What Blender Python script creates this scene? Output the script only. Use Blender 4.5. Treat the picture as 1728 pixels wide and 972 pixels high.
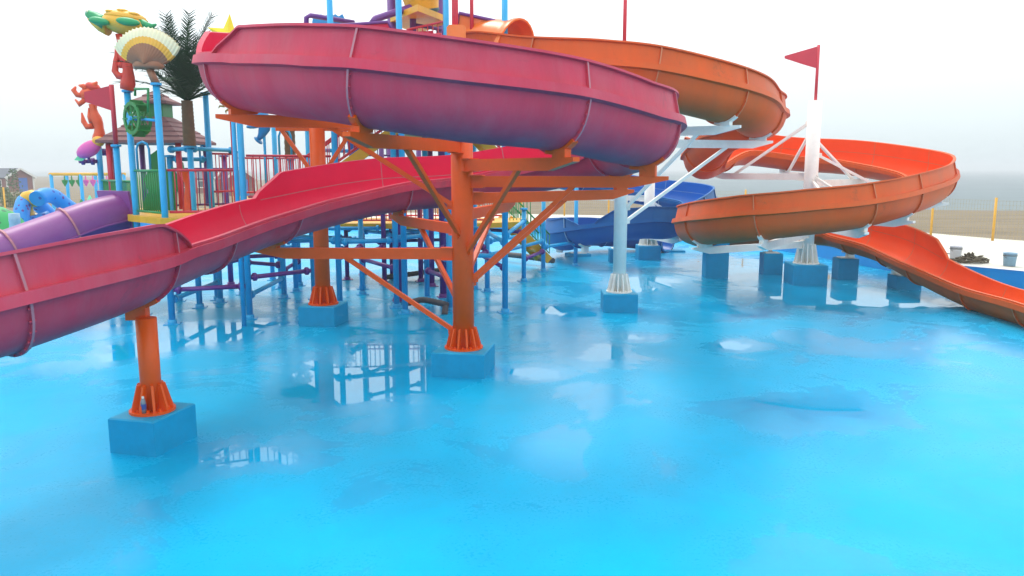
import bpy, math, random
from mathutils import Vector, Matrix
random.seed(7)
R = math.radians
scene = bpy.context.scene
for o in list(bpy.data.objects):
    bpy.data.objects.remove(o)
col = bpy.data.collections.new("park"); scene.collection.children.link(col)

# ---------------------------------------------------------------- camera
F = 1300.0; PITCH = math.atan2(201.0, F); CAM = Vector((0.0, 0.0, 3.5))
cd = bpy.data.cameras.new("camera"); cam = bpy.data.objects.new("camera", cd); col.objects.link(cam)
cd.sensor_width = 36.0; cd.lens = 36.0 * F / 1728.0; cd.clip_start = 0.1; cd.clip_end = 20000
cam.location = CAM; cam.rotation_euler = (math.pi / 2 - PITCH, 0, 0)
scene.camera = cam
# ---------------------------------------------------------------- sky, sun, exposure
SUN_EL, SUN_AZ = 58.0, -35.0
world = bpy.data.worlds.new("World"); scene.world = world; world.use_nodes = True
wn = world.node_tree.nodes; wl = world.node_tree.links
bg = wn["Background"]
sky = wn.new("ShaderNodeTexSky"); sky.sky_type = 'NISHITA'; sky.sun_disc = False
sky.sun_elevation = R(SUN_EL); sky.sun_rotation = R(SUN_AZ); sky.dust_density = 3.0; sky.ozone_density = 1.0
tc = wn.new("ShaderNodeTexCoord"); sep = wn.new("ShaderNodeSeparateXYZ"); wl.new(tc.outputs["Generated"], sep.inputs[0])
ramp = wn.new("ShaderNodeValToRGB"); wl.new(sep.outputs["Z"], ramp.inputs[0])
e = ramp.color_ramp.elements
e[0].position = 0.0; e[0].color = (4.7, 5.5, 5.8, 1)
e[1].position = 0.26; e[1].color = (10.6, 11.2, 11.4, 1)
m_ = e.new(0.09); m_.color = (6.3, 7.0, 7.2, 1)
mixw = wn.new("ShaderNodeMixRGB"); mixw.inputs[0].default_value = 0.86
wl.new(sky.outputs[0], mixw.inputs[1]); wl.new(ramp.outputs[0], mixw.inputs[2])
wl.new(mixw.outputs[0], bg.inputs[0]); bg.inputs[1].default_value = 0.10
sd = bpy.data.lights.new("sun", 'SUN'); sun = bpy.data.objects.new("sun", sd); col.objects.link(sun)
sd.energy = 0.9; sd.angle = R(20); sd.color = (1.0, 0.96, 0.9)
_d = Vector((math.sin(R(SUN_AZ)) * math.cos(R(SUN_EL)), math.cos(R(SUN_AZ)) * math.cos(R(SUN_EL)), math.sin(R(SUN_EL))))
sun.rotation_euler = _d.to_track_quat('Z', 'Y').to_euler(); sun.location = (0, 0, 30)
scene.view_settings.view_transform = 'Standard'; scene.view_settings.look = 'None'
scene.view_settings.exposure = 0.78; scene.view_settings.gamma = 1.0
scene.render.engine = 'CYCLES'
scene.cycles.max_bounces = 8; scene.cycles.diffuse_bounces = 3; scene.cycles.glossy_bounces = 4
scene.cycles.volume_bounces = 0; scene.cycles.caustics_reflective = False; scene.cycles.caustics_refractive = False

# ---------------------------------------------------------------- helpers
_c, _s = math.cos(PITCH), math.sin(PITCH)
def ray(px, py):
    dx = (px - 864.0) / F; dy = -(py - 486.0) / F
    return Vector((dx, _c + dy * _s, -_s + dy * _c))
def at(px, py, Y):
    d = ray(px, py); return CAM + d * (Y / d.y)
def gnd(px, py, z=0.0):
    d = ray(px, py); return CAM + d * ((z - CAM.z) / d.z)
def srgb(r, g, b):
    f = lambda v: (v / 255.0 / 12.92) if v <= 10.3 else ((v / 255.0 + 0.055) / 1.055) ** 2.4
    return (f(r), f(g), f(b))

MATS = {}
def mat(name, base, rough=0.4, var=0.12, scale=3.0, dirt=None, dirt_amt=0.0, bump=0.0, bump_scale=60.0, metal=0.0, coat=0.0, spec=0.5, smudge=None, smudge_scale=1.3, smudge_amt=0.4, smudge_lo=0.60, streak=False):
    """painted or moulded surface: base colour with soft blotches, fine speckle and dirt"""
    m = bpy.data.materials.new(name); m.use_nodes = True
    n = m.node_tree.nodes; l = m.node_tree.links; b = n["Principled BSDF"]
    tc = n.new("ShaderNodeTexCoord"); mp = n.new("ShaderNodeMapping"); l.new(tc.outputs["Object"], mp.inputs[0])
    if streak: mp.inputs["Scale"].default_value = (1, 1, 0.25)
    no = n.new("ShaderNodeTexNoise"); no.inputs["Scale"].default_value = scale; no.inputs["Detail"].default_value = 6; no.inputs["Roughness"].default_value = 0.65
    l.new(mp.outputs[0], no.inputs["Vector"])
    cr = n.new("ShaderNodeMapRange"); cr.inputs[1].default_value = 0.3; cr.inputs[2].default_value = 0.7
    cr.inputs[3].default_value = 1 - var; cr.inputs[4].default_value = 1 + var
    l.new(no.outputs[0], cr.inputs[0])
    hv = n.new("ShaderNodeVectorMath"); hv.operation = 'SCALE'; hv.inputs[0].default_value = base[:3]
    l.new(cr.outputs[0], hv.inputs["Scale"]); out = hv.outputs[0]
    if dirt:
        n2 = n.new("ShaderNodeTexNoise"); n2.inputs["Scale"].default_value = scale * 0.7; n2.inputs["Detail"].default_value = 9; n2.inputs["Roughness"].default_value = 0.75
        l.new(mp.outputs[0], n2.inputs["Vector"])
        r2 = n.new("ShaderNodeMapRange"); r2.inputs[1].default_value = 0.42; r2.inputs[2].default_value = 0.78; r2.inputs[3].default_value = 0; r2.inputs[4].default_value = dirt_amt
        l.new(n2.outputs[0], r2.inputs[0])
        mx = n.new("ShaderNodeMixRGB"); l.new(r2.outputs[0], mx.inputs[0]); l.new(out, mx.inputs[1]); mx.inputs[2].default_value = (*dirt[:3], 1); out = mx.outputs[0]
    if smudge:                                              # sparse scuffs, rust or chips
        n3 = n.new("ShaderNodeTexNoise"); n3.inputs["Scale"].default_value = smudge_scale; n3.inputs["Detail"].default_value = 11; n3.inputs["Roughness"].default_value = 0.72; n3.inputs["Distortion"].default_value = 0.6
        l.new(tc.outputs["Object"], n3.inputs["Vector"])
        r3 = n.new("ShaderNodeMapRange"); r3.inputs[1].default_value = smudge_lo; r3.inputs[2].default_value = smudge_lo + 0.10; r3.inputs[4].default_value = smudge_amt
        l.new(n3.outputs[0], r3.inputs[0]); m3 = n.new("ShaderNodeMixRGB"); l.new(r3.outputs[0], m3.inputs[0]); l.new(out, m3.inputs[1]); m3.inputs[2].default_value = (*smudge[:3], 1); out = m3.outputs[0]
    l.new(out, b.inputs["Base Color"])
    rr = n.new("ShaderNodeMapRange"); rr.inputs[3].default_value = max(0.02, rough - 0.1); rr.inputs[4].default_value = min(1, rough + 0.12)
    l.new(no.outputs[0], rr.inputs[0]); l.new(rr.outputs[0], b.inputs["Roughness"])
    b.inputs["Metallic"].default_value = metal; b.inputs["Specular IOR Level"].default_value = spec
    if coat: b.inputs["Coat Weight"].default_value = coat; b.inputs["Coat Roughness"].default_value = 0.15
    if bump:
        nb = n.new("ShaderNodeTexNoise"); nb.inputs["Scale"].default_value = bump_scale; nb.inputs["Detail"].default_value = 4
        l.new(tc.outputs["Object"], nb.inputs["Vector"])
        bp = n.new("ShaderNodeBump"); bp.inputs["Strength"].default_value = bump; bp.inputs["Distance"].default_value = 0.02
        l.new(nb.outputs[0], bp.inputs["Height"]); l.new(bp.outputs[0], b.inputs["Normal"])
    MATS[name] = m
    return m

ORG = {}
class MB:
    """collects shapes in world space, builds ONE mesh object"""
    def __init__(s): s.v = []; s.f = []; s.m = []; s.sm = []
    def add(s, vs, fs, mi=0, smooth=False):
        o = len(s.v); s.v += [tuple(v) for v in vs]
        for f in fs: s.f.append(tuple(o + i for i in f)); s.m.append(mi); s.sm.append(smooth)
    def box(s, c, size, rz=0.0, mi=0, M=None):
        x, y, z = size[0] / 2, size[1] / 2, size[2] / 2
        vs = [Vector((a, b, d)) for d in (-z, z) for (a, b) in ((-x, -y), (x, -y), (x, y), (-x, y))]
        Q = M if M is not None else Matrix.Rotation(rz, 3, 'Z'); c = Vector(c)
        s.add([c + Q @ v for v in vs], [(3, 2, 1, 0), (4, 5, 6, 7), (0, 1, 5, 4), (1, 2, 6, 5), (2, 3, 7, 6), (3, 0, 4, 7)], mi); return s
    def bar(s, a, b, w, h, mi=0, up=Vector((0, 0, 1)), h2=None):
        """rectangular bar from a to b; h2: height at b, top edges kept level"""
        a = Vector(a); b = Vector(b); t = (b - a).normalized(); r = t.cross(up)
        if r.length < 1e-4: r = t.cross(Vector((0, 1, 0)))
        r.normalize(); u = r.cross(t); h2 = h if h2 is None else h2
        vs = []
        for p, hh in ((a, h), (b, h2)):
            for (x, y) in ((-1, -1), (1, -1), (1, 1), (-1, 1)):
                vs.append(p + r * x * w / 2 + u * (h / 2 if y > 0 else h / 2 - hh))
        s.add(vs, [(3, 2, 1, 0), (4, 5, 6, 7), (0, 1, 5, 4), (1, 2, 6, 5), (2, 3, 7, 6), (3, 0, 4, 7)], mi); return s
    def tube(s, pts, r, n=10, mi=0, cap=True, smooth=True):
        pts = [Vector(p) for p in pts]; rs = r if isinstance(r, (list, tuple)) else [r] * len(pts)
        vs = []; fs = []; prev = None
        for i, p in enumerate(pts):
            t = (pts[min(i + 1, len(pts) - 1)] - pts[max(i - 1, 0)]).normalized()
            if prev is None:
                a = t.cross(Vector((0, 0, 1)))
                if a.length < 1e-3: a = Vector((1, 0, 0))
            else: a = prev - t * prev.dot(t)
            a.normalize(); prev = a; b = t.cross(a)
            for k in range(n):
                th = 2 * math.pi * k / n; vs.append(p + (a * math.cos(th) + b * math.sin(th)) * rs[i])
        for i in range(len(pts) - 1):
            for k in range(n):
                k2 = (k + 1) % n; fs.append((i * n + k, i * n + k2, (i + 1) * n + k2, (i + 1) * n + k))
        s.add(vs, fs, mi, smooth)
        if cap:
            L = len(pts) - 1; o = len(s.v) - len(vs)
            s.f.append(tuple(o + k for k in range(n - 1, -1, -1))); s.m.append(mi); s.sm.append(False)
            s.f.append(tuple(o + L * n + k for k in range(n))); s.m.append(mi); s.sm.append(False)
        return s
    def lathe(s, c, prof, n=16, mi=0, M=None, smooth=True):
        """profile of (radius, z) spun about z at c"""
        c = Vector(c); Q = M if M is not None else Matrix.Identity(3); vs = []; fs = []
        for (r, z) in prof:
            for k in range(n):
                th = 2 * math.pi * k / n; vs.append(c + Q @ Vector((r * math.cos(th), r * math.sin(th), z)))
        for i in range(len(prof) - 1):
            for k in range(n):
                k2 = (k + 1) % n; fs.append((i * n + k, i * n + k2, (i + 1) * n + k2, (i + 1) * n + k))
        s.add(vs, fs, mi, smooth); return s
    def plate(s, outline, t, n, mi=0):
        """flat outline (3D points) thickened by t along n"""
        n = Vector(n).normalized() * (t / 2); k = len(outline); P = [Vector(p) for p in outline]
        vs = [p - n for p in P] + [p + n for p in P]
        fs = [tuple(range(k - 1, -1, -1)), tuple(range(k, 2 * k))] + [(i, (i + 1) % k, k + (i + 1) % k, k + i) for i in range(k)]
        s.add(vs, fs, mi); return s
    def build(s, name, mats, parent=None, origin=None):
        if parent is not None: origin = ORG[parent.name]
        origin = Vector(origin) if origin is not None else Vector((0, 0, 0))
        me = bpy.data.meshes.new(name)
        me.from_pydata([tuple(Vector(v) - origin) for v in s.v], [], s.f)
        for m in (mats if isinstance(mats, (list, tuple)) else [mats]): me.materials.append(MATS[m] if isinstance(m, str) else m)
        me.polygons.foreach_set("material_index", s.m); me.polygons.foreach_set("use_smooth", s.sm); me.update()
        o = bpy.data.objects.new(name, me); col.objects.link(o)
        if parent is not None: o.parent = parent
        else: o.location = origin
        ORG[o.name] = origin
        return o
def tag(o, label=None, cat=None, group=None, kind=None):
    for k, v in (("label", label), ("category", cat), ("group", group), ("kind", kind)):
        if v: o[k] = v
    return o
def thing(name, loc, label, cat, group=None):
    o = bpy.data.objects.new(name, None); col.objects.link(o); o.location = loc; o.empty_display_size = 0.2
    ORG[o.name] = Vector(loc); return tag(o, label, cat, group)
def inst(name, src, parent, loc):
    """another object on the same mesh data, at a world place"""
    o = bpy.data.objects.new(name, src.data if hasattr(src, "data") else src); col.objects.link(o); o.parent = parent
    o.location = Vector(loc) - ORG[parent.name]; ORG[o.name] = ORG[parent.name]; return o

# ---------------------------------------------------------------- materials
dust = srgb(190, 176, 170)
mat("pink_out", srgb(198, 56, 81), 0.5, 0.12, 1.8, srgb(190, 106, 119), 0.55, streak=True, spec=0.22, smudge=srgb(112, 66, 78), smudge_amt=0.45)
mat("pink_in", srgb(214, 20, 74), 0.38, 0.06, 1.5, srgb(200, 48, 84), 0.25, spec=0.2)
mat("pink_pale", srgb(182, 112, 122), 0.5, 0.12, 4)
mat("orange_out", srgb(214, 84, 12), 0.5, 0.10, 1.6, srgb(178, 94, 50), 0.5, streak=True, spec=0.3, smudge=srgb(120, 74, 48), smudge_amt=0.45)
mat("orange_in", srgb(232, 78, 4), 0.38, 0.06, 1.5, srgb(225, 94, 30), 0.25, spec=0.15)
mat("orange_pale", srgb(190, 116, 76), 0.5, 0.12, 4)
mat("orange_fresh", srgb(238, 122, 48), 0.3, 0.06, 2)
mat("blue_out", srgb(0, 94, 160), 0.5, 0.08, 1.3, srgb(40, 110, 155), 0.35, streak=True, spec=0.25)
mat("blue_in", srgb(0, 104, 190), 0.3, 0.06, 1.5)
mat("blue_pale", srgb(150, 180, 200), 0.5, 0.12, 4)
mat("purple_fr", srgb(138, 64, 136), 0.38, 0.07, 1.3, srgb(160, 120, 160), 0.35)
mat("purple_dark_fr", srgb(105, 50, 130), 0.38, 0.07, 1.3)
mat("steel_orange", srgb(232, 84, 6), 0.4, 0.05, 4, srgb(190, 74, 24), 0.25, bump=0.03, spec=0.35, smudge=srgb(120, 56, 30), smudge_scale=3.5, smudge_amt=0.5, smudge_lo=0.62)
mat("steel_white", srgb(244, 241, 233), 0.45, 0.03, 4, srgb(190, 186, 176), 0.3, spec=0.3)
mat("steel_blue", srgb(6, 164, 220), 0.4, 0.06, 4, srgb(40, 120, 150), 0.2)
mat("steel_purple", srgb(104, 44, 130), 0.38, 0.08, 4)
mat("steel_red", srgb(205, 38, 62), 0.38, 0.08, 4)
mat("steel_green", srgb(24, 140, 75), 0.4, 0.08, 4)
mat("steel_yellow", srgb(225, 165, 38), 0.42, 0.08, 3, srgb(150, 110, 40), 0.3)
mat("flag_red", srgb(205, 45, 65), 0.5, 0.06, 3)
mat("block_blue", srgb(0, 150, 194), 0.5, 0.07, 3, srgb(6, 118, 150), 0.5, bump=0.08, spec=0.25, smudge=srgb(120, 150, 156), smudge_scale=4.5, smudge_amt=0.6, smudge_lo=0.655)
mat("rust_pipe", srgb(72, 70, 74), 0.6, 0.2, 6)

# ================================================================ SETTING
HOLLOWS = [(g_.x, g_.y, ra, rb) for g_, ra, rb in ((gnd(650, 600), 1.1, 2.2), (gnd(955, 530), 0.5, 0.8), (gnd(1012, 590), 0.5, 0.9), (gnd(1090, 570), 0.7, 0.4), (gnd(900, 630), 0.35, 0.4), (gnd(1240, 583), 0.5, 0.35), (gnd(425, 768), 0.8, 0.55), (gnd(1400, 690), 1.2, 0.7), (gnd(1230, 522), 0.9, 0.9), (gnd(1400, 508), 1.8, 1.0), (gnd(230, 590), 0.6, 0.9), (gnd(560, 660), 0.6, 0.7), (gnd(400, 555), 0.7, 0.9), (gnd(1090, 480), 1.0, 2.5), (gnd(1280, 455), 1.6, 3.0))]
def floor_material():
    m = bpy.data.materials.new("pool_paint"); m.use_nodes = True; MATS["pool_paint"] = m
    n = m.node_tree.nodes; l = m.node_tree.links; b = n["Principled BSDF"]
    tc = n.new("ShaderNodeTexCoord")
    def noise(sc, det, rough=0.6, dist=0.0, vec=None):
        t = n.new("ShaderNodeTexNoise"); t.inputs["Scale"].default_value = sc; t.inputs["Detail"].default_value = det
        t.inputs["Roughness"].default_value = rough; t.inputs["Distortion"].default_value = dist
        l.new(vec or tc.outputs["Object"], t.inputs["Vector"]); return t.outputs[0]
    def rng(src, a, b_, c, d):
        r = n.new("ShaderNodeMapRange"); r.inputs[1].default_value = a; r.inputs[2].default_value = b_; r.inputs[3].default_value = c; r.inputs[4].default_value = d
        l.new(src, r.inputs[0]); return r.outputs[0]
    def math_(op, a, b_):
        r = n.new("ShaderNodeMath"); r.operation = op
        for i, v in enumerate((a, b_)):
            if isinstance(v, (int, float)): r.inputs[i].default_value = v
            else: l.new(v, r.inputs[i])
        return r.outputs[0]
    big = noise(0.15, 3, 0.5, 0.3); mid = noise(0.50, 9, 0.66, 0.7); fine = noise(26, 4, 0.7)
    sx = n.new("ShaderNodeSeparateXYZ"); l.new(tc.outputs["Object"], sx.inputs[0])
    lie = math_('MULTIPLY', rng(sx.outputs["Y"], 7.0, 13.0, 0.0, 1.0), rng(sx.outputs["Y"], 24.0, 40.0, 1.0, 0.6))   # the floor falls slightly towards the middle
    # shallow hollows where rain water stands: (x, y, half width, half length)
    pits = None
    for (hx_, hy_, ra, rb) in HOLLOWS:
        mp = n.new("ShaderNodeMapping"); mp.vector_type = 'POINT'; mp.inputs["Location"].default_value = (-hx_ / ra, -hy_ / rb, 0); mp.inputs["Scale"].default_value = (1 / ra, 1 / rb, 1)
        l.new(tc.outputs["Object"], mp.inputs[0]); ln = n.new("ShaderNodeVectorMath"); ln.operation = 'LENGTH'; l.new(mp.outputs[0], ln.inputs[0])
        v_ = rng(ln.outputs["Value"], 0.25, 2.1, 0.165, 0.0); pits = v_ if pits is None else math_('MAXIMUM', pits, v_)
    lvl = math_('ADD', math_('ADD', math_('MULTIPLY', big, 0.34), math_('MULTIPLY', mid, 0.52)), math_('ADD', math_('MULTIPLY', lie, 0.035), math_('ADD', pits, 0.05)))
    puddle = rng(lvl, 0.606, 0.614, 0.0, 1.0)             # standing film of water
    film = rng(lvl, 0.528, 0.538, 0.0, 1.0)               # thin wet film with a clear rim
    damp = math_('ADD', rng(lvl, 0.42, 0.60, 0.0, 0.58), math_('MULTIPLY', film, 0.42))
    # colour: painted screed, a little chalky where it has dried
    c1 = n.new("ShaderNodeMixRGB"); c1.inputs[1].default_value = (*srgb(0, 167, 213), 1); c1.inputs[2].default_value = (*srgb(0, 157, 206), 1)
    l.new(damp, c1.inputs[0])
    c2 = n.new("ShaderNodeMixRGB"); c2.blend_type = 'MULTIPLY'; c2.inputs[0].default_value = 1.0
    l.new(c1.outputs[0], c2.inputs[1])
    v = math_('MULTIPLY', rng(noise(0.9, 9, 0.72, 0.6), 0.3, 0.7, 0.90, 1.06), rng(fine, 0.25, 0.75, 0.95, 1.05))
    cb = n.new("ShaderNodeCombineColor"); [l.new(v, cb.inputs[i]) for i in range(3)]
    l.new(cb.outputs[0], c2.inputs[2])
    sp = n.new("ShaderNodeMixRGB"); l.new(rng(noise(2.3, 12, 0.8), 0.66, 0.74, 0, 0.55), sp.inputs[0]); l.new(c2.outputs[0], sp.inputs[1]); sp.inputs[2].default_value = (*srgb(10, 112, 160), 1)
    # tide line left at the rim of each puddle
    tide = n.new("ShaderNodeMixRGB"); l.new(math_('MULTIPLY', rng(lvl, 0.592, 0.606, 0.0, 0.22), rng(puddle, 0, 1, 1, 0)), tide.inputs[0]); l.new(sp.outputs[0], tide.inputs[1]); tide.inputs[2].default_value = (*srgb(0, 128, 186), 1)
    l.new(tide.outputs[0], b.inputs["Base Color"])
    rough = math_('ADD', rng(damp, 0, 1, 0.34, 0.15), rng(fine, 0.3, 0.7, -0.05, 0.06))
    mixr = n.new("ShaderNodeMix"); mixr.data_type = 'FLOAT'; l.new(puddle, mixr.inputs[0]); l.new(rough, mixr.inputs[2]); mixr.inputs[3].default_value = 0.015
    l.new(mixr.outputs[0], b.inputs["Roughness"])
    b.inputs["IOR"].default_value = 1.33
    ms = n.new("ShaderNodeMix"); ms.data_type = 'FLOAT'; l.new(puddle, ms.inputs[0]); l.new(rng(damp, 0, 1, 0.15, 0.40), ms.inputs[2]); ms.inputs[3].default_value = 0.45
    l.new(ms.outputs[0], b.inputs["Specular IOR Level"])
    bp = n.new("ShaderNodeBump"); bp.inputs["Distance"].default_value = 0.004
    l.new(noise(40, 6, 0.7), bp.inputs["Height"]); l.new(math_('MULTIPLY', rng(puddle, 0, 1, 1, 0), 0.25), bp.inputs["Strength"])
    l.new(bp.outputs[0], b.inputs["Normal"])
floor_material()

def ground_mat(name, c1, c2, scale, rough=0.9, bump=0.4, stretch=(1, 1, 1), c3=None):
    m = bpy.data.materials.new(name); m.use_nodes = True; MATS[name] = m
    n = m.node_tree.nodes; l = m.node_tree.links; b = n["Principled BSDF"]
    tc = n.new("ShaderNodeTexCoord"); mp = n.new("ShaderNodeMapping"); mp.inputs["Scale"].default_value = stretch; l.new(tc.outputs["Object"], mp.inputs[0])
    a = n.new("ShaderNodeTexNoise"); a.inputs["Scale"].default_value = scale; a.inputs["Detail"].default_value = 10; a.inputs["Roughness"].default_value = 0.68; l.new(mp.outputs[0], a.inputs["Vector"])
    r = n.new("ShaderNodeValToRGB"); l.new(a.outputs[0], r.inputs[0]); r.color_ramp.elements[0].position = 0.3; r.color_ramp.elements[1].position = 0.7
    r.color_ramp.elements[0].color = (*c1, 1); r.color_ramp.elements[1].color = (*c2, 1)
    l.new(r.outputs[0], b.inputs["Base Color"]); b.inputs["Roughness"].default_value = rough
    bp = n.new("ShaderNodeBump"); bp.inputs["Strength"].default_value = bump; bp.inputs["Distance"].default_value = 0.05; l.new(a.outputs[0], bp.inputs["Height"]); l.new(bp.outputs[0], b.inputs["Normal"])
    return m
ground_mat("sand", srgb(98, 85, 66), srgb(132, 117, 95), 0.35, 0.95, 0.5, (0.35, 1.6, 1))
ground_mat("concrete", srgb(196, 194, 182), srgb(222, 220, 208), 0.6, 0.8, 0.1)
ground_mat("coping", srgb(200, 210, 212), srgb(225, 230, 230), 2.0, 0.6, 0.1)
ground_mat("sea", srgb(66, 84, 90), srgb(92, 110, 115), 0.12, 0.55, 0.9, (0.25, 1.2, 1))
ground_mat("pool_wall_paint", srgb(0, 140, 208), srgb(0, 150, 214), 1.2, 0.35, 0.05)

# pool edge seen from above (x, y) and the deck behind it
EDGE = [(40, -30), (30, 0), (22, 12), (17.6, 18.5), (15.3, 22.2), (13.6, 24.6), (12.8, 28), (12.0, 32), (10.0, 36.5), (6.0, 40.5), (-2, 44), (-14, 46), (-26, 44), (-38, 38), (-50, 26), (-60, 0), (-62, -30)]
def smooth_line(P, n=8):
    out = []
    for i in range(len(P) - 1):
        p0 = Vector(P[max(i - 1, 0)]); p1 = Vector(P[i]); p2 = Vector(P[i + 1]); p3 = Vector(P[min(i + 2, len(P) - 1)])
        for k in range(n):
            t = k / n; out.append(0.5 * ((2 * p1) + (p2 - p0) * t + (2 * p0 - 5 * p1 + 4 * p2 - p3) * t * t + (3 * p1 - p0 - 3 * p2 + p3) * t ** 3))
    out.append(Vector(P[-1])); return out
edge = smooth_line(EDGE)
def offs(line, d):
    o = []
    for i, p in enumerate(line):
        t = (line[min(i + 1, len(line) - 1)] - line[max(i - 1, 0)]).normalized(); o.append(p + Vector((t.y, -t.x)) * d)
    return o
WALL = 0.52
def strip(name, A, zA, B, zB, m):
    g = MB(); n = len(A)
    zf = lambda z, i: z[i] if isinstance(z, list) else z
    g.add([(A[i].x, A[i].y, zf(zA, i)) for i in range(n)] + [(B[i].x, B[i].y, zf(zB, i)) for i in range(n)], [(i, i + 1, n + i + 1, n + i) for i in range(n - 1)])
    o = g.build(name, m); o["kind"] = "structure"; return o
# floor polygon
g = MB(); fl = [(p.x, p.y, 0) for p in edge]; g.add(fl, [tuple(range(len(fl)))])
o = g.build("pool_floor", "pool_paint"); tag(o, kind="structure")
out1 = offs(edge, 0.04); outc = offs(edge, 0.38)
w = MB(); n = len(edge)
w.add([(p.x, p.y, 0) for p in edge] + [(p.x, p.y, WALL) for p in edge], [(i, i + 1, n + i + 1, n + i) for i in range(n - 1)], 0, True)
tag(w.build("pool_wall", "pool_wall_paint"), kind="structure")
strip("pool_coping", offs(edge, -0.03), WALL + 0.004, outc, WALL + 0.004, "coping")
FENCE = [(30.5, 18.5), (24.0, 28), (20.3, 33), (18.2, 38.0), (15.2, 43.5), (11.5, 47.5), (5, 50), (-5, 52.5), (-18, 54), (-32, 52), (-46, 46), (-60, 34)]
fence_line = smooth_line([(52, -30), (40, 2)] + FENCE + [(-72, 0), (-74, -30)], 8)
def resample(line, n):
    L = [0]
    for i in range(1, len(line)): L.append(L[-1] + (line[i] - line[i - 1]).length)
    o = []
    for k in range(n):
        s = L[-1] * k / (n - 1); i = 0
        while i < len(L) - 2 and L[i + 1] < s: i += 1
        t = (s - L[i]) / max(1e-9, L[i + 1] - L[i]); o.append(line[i].lerp(line[i + 1], t))
    return o
dk_in = resample(outc, 130); dk_out = resample(offs(fence_line, 1.2), 130)
strip("deck", dk_in, WALL, dk_out, WALL - 0.05, "concrete")
# beach: from the deck to the shore and far beyond on the left
SHORE = [(400, -30), (200, 40), (90, 72), (40, 78), (14, 86), (2, 100), (-20, 140), (-80, 260), (-260, 420), (-900, 600), (-3000, 500), (-3000, -30)]
sh = resample(smooth_line(SHORE), 130)
mid = [a.lerp(b, 0.10) for a, b in zip(dk_out, sh)]; mid2 = [a.lerp(b, 0.8) for a, b in zip(dk_out, sh)]
strip("sand_inner", dk_out, WALL - 0.06, mid, 0.34, "sand"); strip("sand", mid, 0.34, mid2, 0.2, "sand"); strip("beach", mid2, 0.2, sh, -0.62, "sand")
g = MB(); g.add([(-9000, -60, -0.45), (9000, -60, -0.45), (9000, 12000, -0.45), (-9000, 12000, -0.45)], [(0, 1, 2, 3)])
tag(g.build("sea", "sea"), kind="structure")

# ================================================================ FLUMES
def catmull(P, step=0.1):
    """P: list of vectors of any size; returns samples evenly spaced on the xyz length"""
    out = []
    for i in range(len(P) - 1):
        p0 = P[max(i - 1, 0)]; p1 = P[i]; p2 = P[i + 1]; p3 = P[min(i + 2, len(P) - 1)]
        for k in range(24):
            t = k / 24.0
            out.append([0.5 * (2 * b + (c - a) * t + (2 * a - 5 * b + 4 * c - d) * t * t + (3 * b - a - 3 * c + d) * t ** 3) for a, b, c, d in zip(p0, p1, p2, p3)])
    out.append(list(P[-1])); L = [0]
    for i in range(1, len(out)): L.append(L[-1] + math.dist(out[i][:3], out[i - 1][:3]))
    N = int(L[-1] / step); res = []; i = 0
    for k in range(N + 1):
        s = L[-1] * k / N
        while i < len(L) - 2 and L[i + 1] < s: i += 1
        t = (s - L[i]) / max(1e-9, L[i + 1] - L[i]); res.append([a + (b - a) * t for a, b in zip(out[i], out[i + 1])])
    return res, L[-1]
RAD = 0.60
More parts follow.
